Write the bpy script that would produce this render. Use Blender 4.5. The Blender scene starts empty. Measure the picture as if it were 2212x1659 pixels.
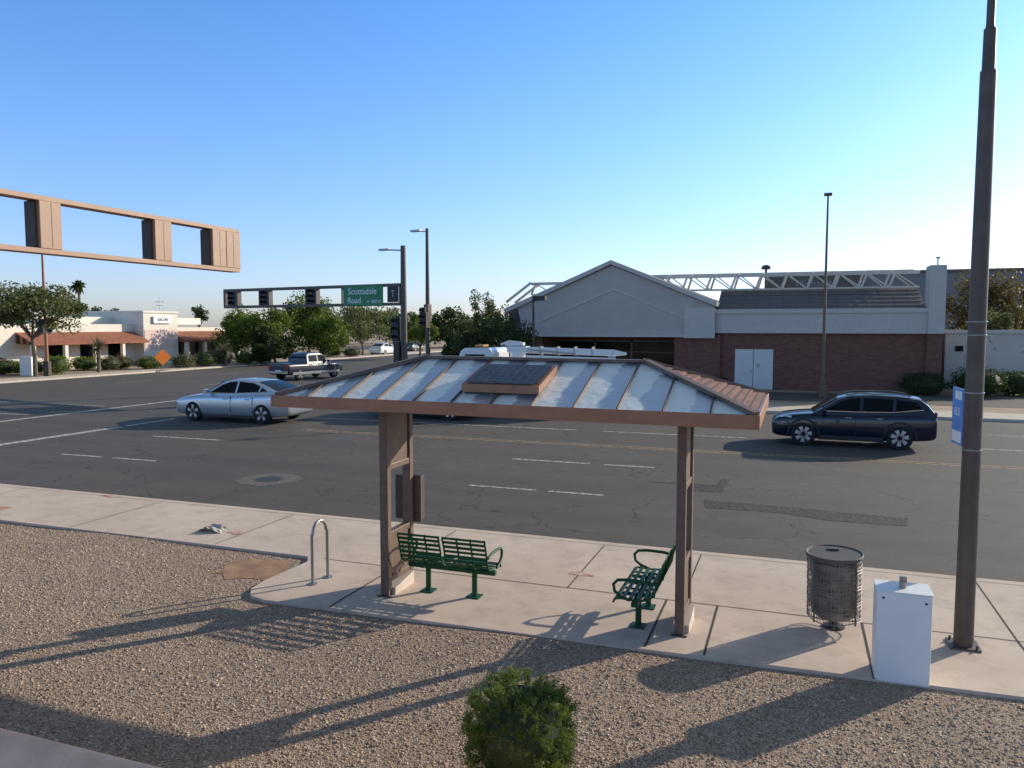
import bpy, bmesh, math, random
import numpy as np
from mathutils import Vector, Matrix
R=math.radians
random.seed(4); rng=np.random.default_rng(4)
scene=bpy.context.scene; COL=scene.collection
scene.view_settings.view_transform='Standard'; scene.view_settings.look='None'; scene.view_settings.exposure=0

# ------------------------------------------------------------ materials
def newmat(name):
    m=bpy.data.materials.new(name); m.use_nodes=True
    nt=m.node_tree; b=nt.nodes['Principled BSDF']; return m,nt,b
def N(nt,t,**kw):
    n=nt.nodes.new(t)
    for k,v in kw.items():
        if k in n.inputs: n.inputs[k].default_value=v
        else: setattr(n,k,v)
    return n
def mixrgb(nt,fac,a,b,blend='MIX'):
    n=nt.nodes.new('ShaderNodeMix'); n.data_type='RGBA'; n.blend_type=blend
    for i,x in ((0,fac),(6,a),(7,b)):
        if hasattr(x,'is_output'): nt.links.new(x,n.inputs[i])
        elif i==0: n.inputs[i].default_value=x
        else: n.inputs[i].default_value=(*x,1)
    return n.outputs[2]
def ramp(nt,inp,stops):
    n=nt.nodes.new('ShaderNodeValToRGB'); nt.links.new(inp,n.inputs[0])
    e=n.color_ramp.elements
    while len(e)<len(stops): e.new(.5)
    for i,(p,c) in enumerate(stops):
        e[i].position=p; e[i].color=(c,c,c,1) if not hasattr(c,'__len__') else (*c,1)
    return n.outputs[0]
def noise(nt,scale,detail=6,rough=.6,vec=None,dist=0):
    n=N(nt,'ShaderNodeTexNoise'); n.inputs['Scale'].default_value=scale; n.inputs['Detail'].default_value=detail
    n.inputs['Roughness'].default_value=rough; n.inputs['Distortion'].default_value=dist
    if vec is None: vec=coord(nt)
    nt.links.new(vec,n.inputs['Vector']); return n.outputs['Fac']
def coord(nt,scale=None):
    tc=nt.nodes.new('ShaderNodeTexCoord')
    if scale is None: return tc.outputs['Object']
    mp=nt.nodes.new('ShaderNodeMapping'); mp.inputs['Scale'].default_value=scale
    nt.links.new(tc.outputs['Object'],mp.inputs['Vector']); return mp.outputs[0]
def bump(nt,b,h,strength,dist=.01):
    n=nt.nodes.new('ShaderNodeBump'); n.inputs['Strength'].default_value=strength; n.inputs['Distance'].default_value=dist
    nt.links.new(h,n.inputs['Height']); nt.links.new(n.outputs[0],b.inputs['Normal'])
def M(name,c,rough=.6,metal=0,var=.12,scale=4,bmp=0,bs=60,coat=0,emit=None,ior=None):
    m,nt,b=newmat(name)
    f=noise(nt,scale)
    lo=tuple(x*(1-var) for x in c); hi=tuple(min(1,x*(1+var)) for x in c)
    col=mixrgb(nt,ramp(nt,f,[(.3,0),(.7,1)]),lo,hi)
    nt.links.new(col,b.inputs['Base Color'])
    b.inputs['Roughness'].default_value=rough; b.inputs['Metallic'].default_value=metal
    b.inputs['Coat Weight'].default_value=coat
    if ior: b.inputs['IOR'].default_value=ior
    if bmp: bump(nt,b,noise(nt,bs),bmp,.01)
    if emit: b.inputs['Emission Color'].default_value=(*emit[0],1); b.inputs['Emission Strength'].default_value=emit[1]
    return m

def m_asphalt():
    m,nt,b=newmat('asphalt')
    big=noise(nt,.12,5,.6); streak=noise(nt,1,5,.6,coord(nt,(.05,1.1,1)))
    fine=noise(nt,70,3,.7); mid=noise(nt,2.2,6,.7); blot=noise(nt,.45,7,.7)
    c=mixrgb(nt,ramp(nt,big,[(.3,0),(.7,1)]),(.052,.042,.037),(.084,.069,.059))
    c=mixrgb(nt,ramp(nt,streak,[(.35,0),(.75,.6)]),c,(.120,.098,.080))
    c=mixrgb(nt,ramp(nt,mid,[(.52,0),(.72,.6)]),c,(.037,.031,.028))
    c=mixrgb(nt,ramp(nt,blot,[(.55,0),(.68,.45)]),c,(.034,.029,.027))
    c=mixrgb(nt,ramp(nt,fine,[(.45,0),(.75,.7)]),c,(.148,.124,.104))
    v=N(nt,'ShaderNodeTexVoronoi'); v.feature='DISTANCE_TO_EDGE'; v.inputs['Scale'].default_value=.4
    d=nt.nodes.new('ShaderNodeVectorMath'); d.operation='ADD'
    nz=N(nt,'ShaderNodeTexNoise'); nz.inputs['Scale'].default_value=1.7; nz.inputs['Detail'].default_value=8
    nt.links.new(coord(nt),nz.inputs['Vector']); nt.links.new(coord(nt),d.inputs[0]); nt.links.new(nz.outputs['Color'],d.inputs[1])
    nt.links.new(d.outputs[0],v.inputs['Vector'])
    cr=ramp(nt,v.outputs['Distance'],[(.0,1),(.009,0)])
    msk=ramp(nt,noise(nt,.25,2),[(.42,0),(.52,1)])
    mm=nt.nodes.new('ShaderNodeMath'); mm.operation='MULTIPLY'; nt.links.new(cr,mm.inputs[0]); nt.links.new(msk,mm.inputs[1])
    c=mixrgb(nt,mm.outputs[0],c,(.014,.012,.011))
    nt.links.new(c,b.inputs['Base Color']); b.inputs['Roughness'].default_value=.85
    bump(nt,b,fine,.5,.006); return m
def m_patch():
    m,nt,b=newmat('asphalt_patch')
    v=N(nt,'ShaderNodeTexVoronoi'); v.feature='DISTANCE_TO_EDGE'; v.inputs['Scale'].default_value=8
    nt.links.new(coord(nt),v.inputs['Vector'])
    c=mixrgb(nt,ramp(nt,v.outputs['Distance'],[(0,1),(.16,0)]),(.050,.043,.039),(.009,.008,.008))
    nt.links.new(c,b.inputs['Base Color']); b.inputs['Roughness'].default_value=.9; bump(nt,b,v.outputs['Distance'],.8,.02); return m
def m_concrete(name='concrete',c1=(.58,.44,.345),c2=(.73,.57,.45)):
    m,nt,b=newmat(name)
    big=noise(nt,.5,6,.65); fine=noise(nt,90,3,.7); st=noise(nt,2.3,8,.75)
    c=mixrgb(nt,ramp(nt,big,[(.3,0),(.7,1)]),c1,c2)
    c=mixrgb(nt,ramp(nt,st,[(.48,0),(.72,.65)]),c,tuple(x*.62 for x in c1))
    c=mixrgb(nt,ramp(nt,fine,[(.4,0),(.8,.35)]),c,tuple(x*.55 for x in c1))
    nt.links.new(c,b.inputs['Base Color']); b.inputs['Roughness'].default_value=.85
    bump(nt,b,fine,.25,.004); return m
def m_gravel():
    m,nt,b=newmat('gravel_ground')
    v=N(nt,'ShaderNodeTexVoronoi'); v.inputs['Scale'].default_value=55; nt.links.new(coord(nt),v.inputs['Vector'])
    sep=nt.nodes.new('ShaderNodeSeparateColor'); nt.links.new(v.outputs['Color'],sep.inputs[0])
    c=ramp(nt,sep.outputs[0],[(0,(.20,.13,.095)),(.35,(.37,.255,.18)),(.7,(.50,.36,.255)),(1,(.63,.49,.37))])
    c=mixrgb(nt,ramp(nt,v.outputs['Distance'],[(.4,0),(.8,.65)]),c,(.10,.065,.045))
    c=mixrgb(nt,ramp(nt,noise(nt,.7,5),[(.4,0),(.7,.45)]),c,(.32,.215,.145))
    nt.links.new(c,b.inputs['Base Color']); b.inputs['Roughness'].default_value=.95
    inv=nt.nodes.new('ShaderNodeMath'); inv.operation='SUBTRACT'; inv.inputs[0].default_value=1; nt.links.new(v.outputs['Distance'],inv.inputs[1])
    bump(nt,b,inv.outputs[0],.8,.010); return m
def m_stone():
    m,nt,b=newmat('loose_stone')
    g=nt.nodes.new('ShaderNodeNewGeometry')
    c=ramp(nt,g.outputs['Random Per Island'],[(0,(.17,.115,.09)),(.3,(.38,.265,.19)),(.6,(.56,.40,.28)),(.85,(.42,.305,.25)),(1,(.78,.64,.49))])
    c=mixrgb(nt,ramp(nt,noise(nt,.6,5),[(.42,0),(.7,.5)]),c,(.38,.25,.165))
    c=mixrgb(nt,ramp(nt,noise(nt,3.1,4),[(.5,0),(.75,.4)]),c,(.22,.155,.125))
    nt.links.new(c,b.inputs['Base Color']); b.inputs['Roughness'].default_value=.9; return m
def m_leaf(name,dark,light,scale=.8,trans=.4):
    m,nt,b=newmat(name)
    g=nt.nodes.new('ShaderNodeNewGeometry')
    c=mixrgb(nt,g.outputs['Random Per Island'],dark,light)
    c=mixrgb(nt,ramp(nt,noise(nt,scale,3),[(.35,.6),(.65,0)]),c,tuple(x*.55 for x in dark))
    nt.links.new(c,b.inputs['Base Color']); b.inputs['Roughness'].default_value=.6
    t=nt.nodes.new('ShaderNodeBsdfTranslucent'); nt.links.new(c,t.inputs[0])
    mx=nt.nodes.new('ShaderNodeMixShader'); mx.inputs[0].default_value=trans
    nt.links.new(b.outputs[0],mx.inputs[1]); nt.links.new(t.outputs[0],mx.inputs[2])
    nt.links.new(mx.outputs[0],nt.nodes['Material Output'].inputs[0]); return m
def m_brick():
    m,nt,b=newmat('brick')
    br=N(nt,'ShaderNodeTexBrick'); br.inputs['Scale'].default_value=1
    br.inputs['Brick Width'].default_value=.3; br.inputs['Row Height'].default_value=.1; br.inputs['Mortar Size'].default_value=.006
    br.inputs['Color1'].default_value=(.215,.088,.060,1); br.inputs['Color2'].default_value=(.15,.060,.042,1); br.inputs['Mortar'].default_value=(.17,.11,.09,1)
    tc=nt.nodes.new('ShaderNodeTexCoord'); s=nt.nodes.new('ShaderNodeSeparateXYZ'); cb=nt.nodes.new('ShaderNodeCombineXYZ')
    nt.links.new(tc.outputs['Object'],s.inputs[0]); ad=nt.nodes.new('ShaderNodeMath'); nt.links.new(s.outputs[0],ad.inputs[0]); nt.links.new(s.outputs[1],ad.inputs[1])
    nt.links.new(ad.outputs[0],cb.inputs[0]); nt.links.new(s.outputs[2],cb.inputs[1]); nt.links.new(cb.outputs[0],br.inputs['Vector'])
    nt.links.new(br.outputs['Color'],b.inputs['Base Color']); b.inputs['Roughness'].default_value=.9; return m
def m_rows(name,c1,c2,rh=.13,bw=.3,ax=(1,1),mort=(.03,.02,.018),ms=.012):
    m,nt,b=newmat(name)
    br=N(nt,'ShaderNodeTexBrick'); br.inputs['Scale'].default_value=1
    br.inputs['Brick Width'].default_value=bw; br.inputs['Row Height'].default_value=rh; br.inputs['Mortar Size'].default_value=ms
    br.inputs['Color1'].default_value=(*c1,1); br.inputs['Color2'].default_value=(*c2,1); br.inputs['Mortar'].default_value=(*mort,1)
    tc=nt.nodes.new('ShaderNodeTexCoord'); mp=nt.nodes.new('ShaderNodeMapping')
    if ax=='yx': mp.inputs['Rotation'].default_value=(0,0,R(90))
    nt.links.new(tc.outputs['Object'],mp.inputs[0]); nt.links.new(mp.outputs[0],br.inputs['Vector'])
    nt.links.new(br.outputs['Color'],b.inputs['Base Color']); b.inputs['Roughness'].default_value=.85; return m
def m_roofmetal():
    m,nt,b=newmat('weathered_glare_roof_metal')
    tc=nt.nodes.new('ShaderNodeTexCoord'); s=nt.nodes.new('ShaderNodeSeparateXYZ'); nt.links.new(tc.outputs['Object'],s.inputs[0])
    def mth(op,a,bv=None):
        n=nt.nodes.new('ShaderNodeMath'); n.operation=op
        for i,x in enumerate((a,bv)):
            if x is None: continue
            if hasattr(x,'is_output'): nt.links.new(x,n.inputs[i])
            else: n.inputs[i].default_value=x
        return n.outputs[0]
    x=mth('DIVIDE',mth('ADD',s.outputs[0],6.28),.496)
    fr=mth('FRACT',x)
    rag=noise(nt,1,7,.75,coord(nt,(5,13,5)))
    rag2=noise(nt,1,3,.6,coord(nt,(1.9,1.0,1)))
    k=mth('ADD',fr,mth('MULTIPLY',mth('SUBTRACT',rag,.5),.5)); k=mth('ADD',k,mth('MULTIPLY',mth('SUBTRACT',rag2,.5),1.0))
    w=ramp(nt,k,[(.05,1),(.12,1),(.55,1),(.60,0)])
    c=mixrgb(nt,w,(.70,.73,.85),(1.0,.99,.97))  # bluish sky reflection and white glare streaks put into the panel colour
    rust=noise(nt,1,6,.7,coord(nt,(5,3,3)))
    c=mixrgb(nt,ramp(nt,rust,[(.66,0),(.69,.7)]),c,(.36,.24,.19))
    nt.links.new(c,b.inputs['Base Color'])
    nt.links.new(ramp(nt,w,[(0,.36),(1,.66)]),b.inputs['Roughness'])
    b.inputs['Metallic'].default_value=.85
    bump(nt,b,noise(nt,5,3),.35,.03); return m
def m_solar():
    m,nt,b=newmat('solar_cells')
    br=N(nt,'ShaderNodeTexBrick'); br.offset=0; br.inputs['Scale'].default_value=1
    br.inputs['Brick Width'].default_value=.1; br.inputs['Row Height'].default_value=.1; br.inputs['Mortar Size'].default_value=.003
    br.inputs['Color1'].default_value=(.008,.010,.022,1); br.inputs['Color2'].default_value=(.02,.024,.045,1); br.inputs['Mortar'].default_value=(.12,.125,.14,1)
    nt.links.new(coord(nt),br.inputs['Vector'])
    c=mixrgb(nt,ramp(nt,noise(nt,45,3),[(.5,0),(.68,.6)]),br.outputs['Color'],(.17,.175,.21))
    nt.links.new(c,b.inputs['Base Color']); b.inputs['Roughness'].default_value=.35; b.inputs['IOR'].default_value=1.3; return m

MAT={}
MAT['asphalt']=m_asphalt(); MAT['patch']=m_patch(); MAT['concrete']=m_concrete(); MAT['kerb']=m_concrete('kerb_concrete',(.56,.46,.37),(.68,.57,.47))
MAT['gravel']=m_gravel(); MAT['stone']=m_stone(); MAT['brick']=m_brick()
MAT['joint']=M('joint_dark',(.06,.045,.038),.95)
MAT['dirt']=M('desert_dirt',(.38,.28,.19),.95,var=.3,scale=.4,bmp=.6,bs=30)
MAT['bare']=M('bare_brown_soil',(.34,.19,.11),.95,var=.35,scale=3,bmp=.6,bs=25)
MAT['earth']=M('far_ground',(.28,.22,.15),.95,var=.25,scale=.03)
def m_line(name,c,bg=(.10,.09,.08),a=.42,b_=.6):
    m,nt,b=newmat(name); f=noise(nt,9,8,.75)
    col=mixrgb(nt,ramp(nt,f,[(a,1),(b_,0)]),bg,c)
    nt.links.new(col,b.inputs['Base Color']); b.inputs['Roughness'].default_value=.8; return m
MAT['white_line']=m_line('worn_white_line',(.72,.68,.61)); MAT['yellow_line']=m_line('worn_yellow_line',(.54,.34,.16))
MAT['brown']=M('brown_paint',(.150,.094,.064),.5,var=.2,scale=6,bmp=.15,bs=20)
MAT['brown_light']=M('brown_fascia_paint',(.34,.150,.078),.45,var=.15,scale=5)
MAT['brown_dark']=M('dark_brown_paint',(.06,.042,.031),.6)
MAT['pole']=M('pole_brown',(.100,.073,.056),.5,var=.2,scale=5)
MAT['green']=M('bench_green',(.006,.065,.020),.5,coat=0,ior=1.35)
MAT['roofmetal']=m_roofmetal(); MAT['solar']=m_solar()
MAT['shingle']=m_rows('red_shingle',(.26,.095,.055),(.18,.066,.040),.09,.22,'yx')
MAT['greyshingle']=m_rows('grey_shingle',(.17,.147,.135),(.145,.125,.115),.3,1.5,ms=.03,mort=(.09,.075,.07))
MAT['steel']=M('galvanised_steel',(.32,.30,.28),.4,.7)
MAT['black']=M('black_plastic',(.012,.012,.012),.5)
MAT['bag']=M('bin_liner',(.22,.175,.145),.5,var=.7,scale=7,bmp=.6,bs=9)
MAT['lid']=M('dark_lid',(.085,.075,.065),.7,0); MAT['wire']=M('bin_wire',(.22,.195,.17),.5,.3,var=.3)
MAT['white']=M('white_paint',(.80,.79,.76),.5,var=.04,scale=2,bmp=.05,bs=8)
MAT['doorwhite']=M('door_paint',(.66,.64,.60),.6,var=.05,scale=2)
MAT['blue']=M('sign_blue',(.12,.30,.68),.5); MAT['sgreen']=M('sign_green',(.005,.20,.07),.45); MAT['swhite']=M('sign_white',(.85,.87,.85),.5)
MAT['fadedletter']=M('faded_letter',(.36,.33,.31),.8); MAT['greyletter']=M('grey_letter',(.45,.45,.44),.6)
MAT['stucco']=M('grey_stucco',(.47,.425,.38),.9,var=.06,scale=1.2,bmp=.2,bs=30); MAT['stucco2']=M('trim_stucco',(.54,.495,.445),.9,var=.05)
MAT['cream']=M('cream_stucco',(.78,.71,.60),.9,var=.06,scale=.6); MAT['pink']=M('pink_stucco',(.76,.55,.47),.9,var=.06,scale=.6)
MAT['shed']=M('shed_stucco',(.55,.50,.43),.9,var=.06,scale=.6)
MAT['terra']=m_rows('terracotta',(.38,.14,.075),(.28,.10,.055),.35,.25,'yx')
MAT['storegrey']=M('store_grey',(.25,.23,.215),.9); MAT['storebrown']=M('store_brown',(.17,.125,.10),.9)
MAT['glassdark']=M('dark_glass',(.008,.009,.010),.10,ior=1.2); MAT['truss']=M('truss_paint',(.66,.57,.46),.8)
MAT['tyre']=M('tyre_rubber',(.015,.015,.015),.85); MAT['rim']=M('alloy_rim',(.6,.6,.61),.3,.8)
MAT['silver']=M('silver_car_paint',(.50,.53,.56),.28,.6,var=.02,coat=1); MAT['navy']=M('navy_car_paint',(.005,.010,.026),.18,.2,var=.02,coat=.7)
MAT['darkcar']=M('charcoal_car_paint',(.05,.05,.055),.25,.4,coat=1); MAT['whitecar']=M('white_car_paint',(.76,.76,.75),.3,coat=1,var=.03)
MAT['trucknavy']=M('truck_blue_paint',(.008,.014,.04),.35,0,coat=.3); MAT['clad']=M('dark_cladding',(.02,.02,.022),.7)
MAT['lens']=M('headlight_lens',(.75,.78,.8),.08,.3); MAT['red']=M('tail_light_red',(.35,.01,.012),.2,coat=.5); MAT['chrome']=M('chrome',(.7,.7,.7),.15,1)
MAT['orange']=M('orange_sign',(1.0,.24,.02),.5,var=.02); MAT['amber']=M('amber_lens',(.5,.22,.02),.3)
MAT['bark']=M('bark',(.15,.11,.08),.9,var=.3,bmp=.5,bs=12); MAT['wallcap']=M('pink_wall_stucco',(.78,.46,.33),.9,var=.18,scale=3,bmp=.6,bs=30)
MAT['mark']=m_line('red_marking_paint',(.50,.14,.09),(.60,.46,.36),.44,.56); MAT['manhole']=m_line('manhole_ring',(.19,.16,.135),(.065,.055,.05),.40,.62)
MAT['iron']=M('cast_iron',(.06,.055,.05),.6,.4)
LEAF=dict(
 bright=m_leaf('leaf_bright',(.09,.14,.012),(.26,.33,.04)),
 mesq=m_leaf('leaf_mesquite',(.10,.12,.035),(.26,.27,.09)),
 dark=m_leaf('leaf_dark',(.03,.05,.011),(.09,.13,.028)),
 brown=m_leaf('leaf_autumn',(.11,.085,.025),(.27,.20,.07)),
 grey=m_leaf('leaf_greygreen',(.13,.125,.07),(.28,.25,.15)),
 shrub=m_leaf('leaf_shrub',(.07,.11,.012),(.28,.36,.06),5,.35))

# ------------------------------------------------------------ mesh builder
class MB:
    def __init__(s): s.v=[]; s.f=[]; s.m=[]
    def add(s,vs,fs,mi=0):
        o=len(s.v); s.v+= [tuple(p) for p in vs]; s.f+=[tuple(i+o for i in f) for f in fs]; s.m+=[mi]*len(fs); return s
    def box(s,x0,x1,y0,y1,z0,z1,mi=0):
        return s.add([(x0,y0,z0),(x1,y0,z0),(x1,y1,z0),(x0,y1,z0),(x0,y0,z1),(x1,y0,z1),(x1,y1,z1),(x0,y1,z1)],
         [(3,2,1,0),(4,5,6,7),(0,1,5,4),(1,2,6,5),(2,3,7,6),(3,0,4,7)],mi)
    def tube(s,pts,r,n=10,mi=0):
        pts=[Vector(p) for p in pts]; rs=r if hasattr(r,'__len__') else [r]*len(pts)
        vs=[];fs=[]; prev=None
        for i,p in enumerate(pts):
            t=(pts[min(i+1,len(pts)-1)]-pts[max(i-1,0)]).normalized()
            if prev is None:
                a=Vector((0,0,1)) if abs(t.z)<.9 else Vector((1,0,0)); u=t.cross(a).normalized()
            else: u=(prev-t*prev.dot(t)).normalized()
            prev=u; w=t.cross(u)
            for k in range(n):
                an=2*math.pi*k/n; vs.append(p+(u*math.cos(an)+w*math.sin(an))*rs[i])
        for i in range(len(pts)-1):
            for k in range(n):
                a=i*n+k;b=i*n+(k+1)%n; fs.append((a,b,b+n,a+n))
        fs.append(tuple(range(n))[::-1]); fs.append(tuple((len(pts)-1)*n+k for k in range(n)))
        return s.add(vs,fs,mi)
    def lathe(s,prof,n=24,c=(0,0,0),axis='z',mi=0):
        vs=[];fs=[]
        for r,z in prof:
            for k in range(n):
                an=2*math.pi*k/n; x,y=r*math.cos(an),r*math.sin(an)
                vs.append((c[0]+x,c[1]+y,c[2]+z) if axis=='z' else (c[0]+x,c[1]+z,c[2]+y))
        for i in range(len(prof)-1):
            for k in range(n):
                a=i*n+k;b=i*n+(k+1)%n; fs.append((a,b,b+n,a+n))
        if prof[0][0]>1e-4: fs.append(tuple(range(n))[::-1])
        if prof[-1][0]>1e-4: fs.append(tuple((len(prof)-1)*n+k for k in range(n)))
        return s.add(vs,fs,mi)
    def prism(s,poly,axis,d0,d1,mi=0):
        f={'x':lambda p,d:(d,p[0],p[1]),'y':lambda p,d:(p[0],d,p[1]),'z':lambda p,d:(p[0],p[1],d)}[axis]
        n=len(poly); vs=[f(p,d0) for p in poly]+[f(p,d1) for p in poly]
        fs=[tuple(range(n)),tuple(range(n,2*n))[::-1]]+[(i,(i+1)%n,(i+1)%n+n,i+n) for i in range(n)]
        return s.add(vs,fs,mi)
    def bar(s,p,q,w,h,mi=0):
        p=Vector(p);q=Vector(q);t=(q-p).normalized(); up=Vector((0,0,1)) if abs(t.z)<.95 else Vector((1,0,0))
        u=t.cross(up).normalized()*w/2; v=u.cross(t).normalized()*h/2
        vs=[p-u-v,p+u-v,p+u+v,p-u+v,q-u-v,q+u-v,q+u+v,q-u+v]
        return s.add(vs,[(0,1,2,3),(7,6,5,4),(0,4,5,1),(1,5,6,2),(2,6,7,3),(3,7,4,0)],mi)
    def make(s,name,mats,parent=None,smooth=False,bevel=0,fix=True,**props):
        me=bpy.data.meshes.new(name); me.from_pydata(s.v,[],s.f)
        for k in (mats if isinstance(mats,(list,tuple)) else [mats]): me.materials.append(MAT[k] if isinstance(k,str) else k)
        me.polygons.foreach_set('material_index',s.m)
        if fix:
            bm=bmesh.new(); bm.from_mesh(me); bmesh.ops.remove_doubles(bm,verts=bm.verts,dist=1e-5) if smooth else None
            bmesh.ops.recalc_face_normals(bm,faces=bm.faces); bm.to_mesh(me); bm.free()
        if smooth:
            me.polygons.foreach_set('use_smooth',[True]*len(me.polygons)); 
        ob=bpy.data.objects.new(name,me); COL.objects.link(ob)
        if smooth:
            try: me.set_sharp_from_angle(angle=R(38))
            except Exception: pass
        if parent: ob.parent=parent
        if bevel:
            b=ob.modifiers.new('bev','BEVEL'); b.width=bevel; b.segments=2; b.limit_method='ANGLE'; b.angle_limit=R(40)
        for k,v in props.items(): ob[k]=v
        return ob
def B(x0,x1,y0,y1,z0,z1): return MB().box(x0,x1,y0,y1,z0,z1)
def thing(name,label,cat,loc=(0,0,0),rz=0,group=None,sc=1):
    e=bpy.data.objects.new(name,None); e.empty_display_size=.3; COL.objects.link(e)
    e.location=loc; e.rotation_euler=(0,0,rz); e.scale=(sc,)*3; e['label']=label; e['category']=cat
    if group: e['group']=group
    return e
def text(body,size,mat,parent,loc,rot,name='lettering',ext=.006):
    cu=bpy.data.curves.new('t','FONT'); cu.body=body; cu.size=size; cu.extrude=ext; cu.align_x='CENTER'; cu.align_y='CENTER'
    o=bpy.data.objects.new('t',cu); COL.objects.link(o); dg=bpy.context.evaluated_depsgraph_get()
    me=bpy.data.meshes.new_from_object(o.evaluated_get(dg)); bpy.data.objects.remove(o)
    me.materials.clear(); me.materials.append(MAT[mat]); ob=bpy.data.objects.new(name,me); COL.objects.link(ob)
    ob.parent=parent; ob.location=loc; ob.rotation_euler=rot; return ob
def st(ob): ob['kind']='structure'; return ob
CS,SN=math.cos(R(20)),math.sin(R(20))
def from_view(lat,dep): return (CS*lat-SN*dep, SN*lat+CS*dep)   # camera view axes (lateral from image pixels; 20 deg off the street) -> street axes

# ------------------------------------------------------------ ground
st(MB().add([(-2500,-2500,-.16),(2500,-2500,-.16),(2500,2500,-.16),(-2500,2500,-.16)],[(0,1,2,3)]).make('ground','earth'))
ZR=-.12
rd=MB(); 
pts=[(-600,12.9),(-22,12.9),(600,12.9),(600,35.8),(-22,35.8),(-22,600),(-50,600),(-50,35.8),(-600,35.8)]
rd.add([(x,y,ZR) for x,y in pts],[(0,1,2,3,4,7,8)]); rd.add([(-50,35.8,ZR),(-22,35.8,ZR),(-22,600,ZR),(-50,600,ZR)],[(0,1,2,3)])
rd.add([(-50,-200,ZR),(-22,-200,ZR),(-22,12.9,ZR),(-50,12.9,ZR)],[(0,1,2,3)])
st(rd.make('road','asphalt',fix=False))
fb=MB().box(-22,400,38.3,400,-.15,-.01); st(fb.make('far_ground_plot','dirt'))
st(MB().box(-400,-52.5,38.3,400,-.15,-.01).make('corner_ground_plot','dirt'))
k=MB(); k.box(-22,400,35.8,38.3,-.15,0); k.box(-24.3,-22,38.3,400,-.15,0); k.box(-24.3,-22,36.6,38.3,-.15,-.0)
st(k.make('far_pavement','kerb',bevel=.03))
k=MB(); k.box(-400,-50,35.8,38.3,-.15,0); k.box(-52.5,-50,38.3,400,-.15,0); st(k.make('corner_pavement','kerb',bevel=.03))
st(MB().add([(-20,41,.0),(60,41,.0),(60,46.3,.0),(-20,46.3,.0)],[(0,1,2,3)]).make('parking_lot','asphalt'))
gm=MB(); nx,ny=160,60; vs=[];fs=[]
def gz(x,y):
    return .012*math.sin(x*.9+y*.5)+.006*math.sin(x*1.9-y*1.4)-.035
for j in range(ny+1):
    for i in range(nx+1):
        x=-22+37*i/nx; y=-1+11.43*j/ny; vs.append((x,y,gz(x,y)))
for j in range(ny):
    for i in range(nx):
        a=j*(nx+1)+i; fs.append((a,a+1,a+nx+2,a+nx+1))
gm.add(vs,fs); st(gm.make('gravel_bed','gravel',smooth=True))
# bare soil beside the pad
bp=[(-7.75+.52*math.cos(a)*(1+.25*random.uniform(-1,1)),9.72+.55*math.sin(a)*(1+.25*random.uniform(-1,1))) for a in np.linspace(0,2*math.pi,18,endpoint=False)]
bs0=MB(); bs0.add([(x,y,gz(x,y)+.007) for x,y in bp]+[(-7.75,9.72,gz(-7.75,9.72)+.016)],[(i,(i+1)%18,18) for i in range(18)]); st(bs0.make('bare_soil_patch','bare'))
pad=[(-22,12.9),(-22,10.45),(-7.3,10.44)]
pad+=[(-7.15,10.2),(-7.2,9.2),(-7.15,8.85),(-6.98,8.62),(-6.7,8.54),(-2.31,8.66),(.87,8.78),(2.24,8.83),(15,9.2),(15,12.9)]
pv=MB(); pv.prism(pad,'z',-.18,.0,0)
def jt(x0,y0,x1,y1,w=.012): 
    t=Vector((x1-x0,y1-y0)).normalized()*w; nx_,ny_=-t.y,t.x
    pv.add([(x0-nx_,y0-ny_,.004),(x1-nx_,y1-ny_,.004),(x1+nx_,y1+ny_,.004),(x0+nx_,y0+ny_,.004)],[(0,1,2,3)],1)
for x in (-20.5,-16.5,-12.5,-9.2,-5.7,-2.95,-1.35,2.55,5.4,8): jt(x,10.48 if x<-7 else 10.4,x,12.7,.009)
for x in (-5.7,-1.55,-.88,.87): jt(x,8.6 if x<-5 else 8.75,x,10.4,.013)
jt(2.6,8.9,2.55,10.4)
jt(-7.0,10.41,15,10.41,.008); jt(-22,12.72,15,12.72,.005)
st(pv.make('pavement',['concrete','joint'],bevel=0))
pl=MB()
def stripe(x0,x1,y0,y1,mi=0,z=ZR+.004): pl.add([(x0,y0,z),(x1,y0,z),(x1,y1,z),(x0,y1,z)],[(0,1,2,3)],mi)
for x0,x1 in ((-7.3,-5.6),(-5.3,-4.0)): stripe(x0,x1,17.0,17.1)
for x0,x1 in ((-7.6,-5.3),(-4.9,-3.5)): stripe(x0,x1,20.85,20.97)
for x0,x1 in ((-20.6,-19.0),(-18.6,-17.0)): stripe(x0,x1,17.05,17.15)
stripe(-21.0,-18.1,20.95,21.07)
for x0,x1 in ((8,11),(20,23),(32,35)): stripe(x0,x1,17,17.1); stripe(x0,x1,20.85,20.97)
stripe(-17,60,24.0,24.1,1); stripe(-17,60,24.28,24.38,1)
stripe(-19,-7.5,27.55,27.67); stripe(-6.5,-1.5,27.55,27.67); stripe(5.2,60,27.55,27.67)
for x in range(6,60,12): stripe(x,x+3,31.2,31.3)
stripe(-24.25,-23.9,14,22.6); stripe(-30.1,-29.8,14,35)
for y in (22.8,27,31): stripe(-24.2,-24.0,y,y+2.6)
for y in (24.2,28.2): stripe(-42,-31,y,y+.1)
for y in range(40,200,10): stripe(-36.1,-35.9,y,y+9,1); stripe(-30,-29.9,y,y+3); stripe(-43,-42.9,y,y+3)
st(pl.make('road_marking',['white_line','yellow_line'],fix=False))
pm=MB(); z=ZR+.004
pm.add([(-1.7,16.6,z),(-.2,16.65,z),(.7,16.3,z),(2.1,16.35,z),(2.2,17.05,z),(.6,17.2,z),(-.9,17.35,z),(-1.8,17.3,z)],[tuple(range(8))])
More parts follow.
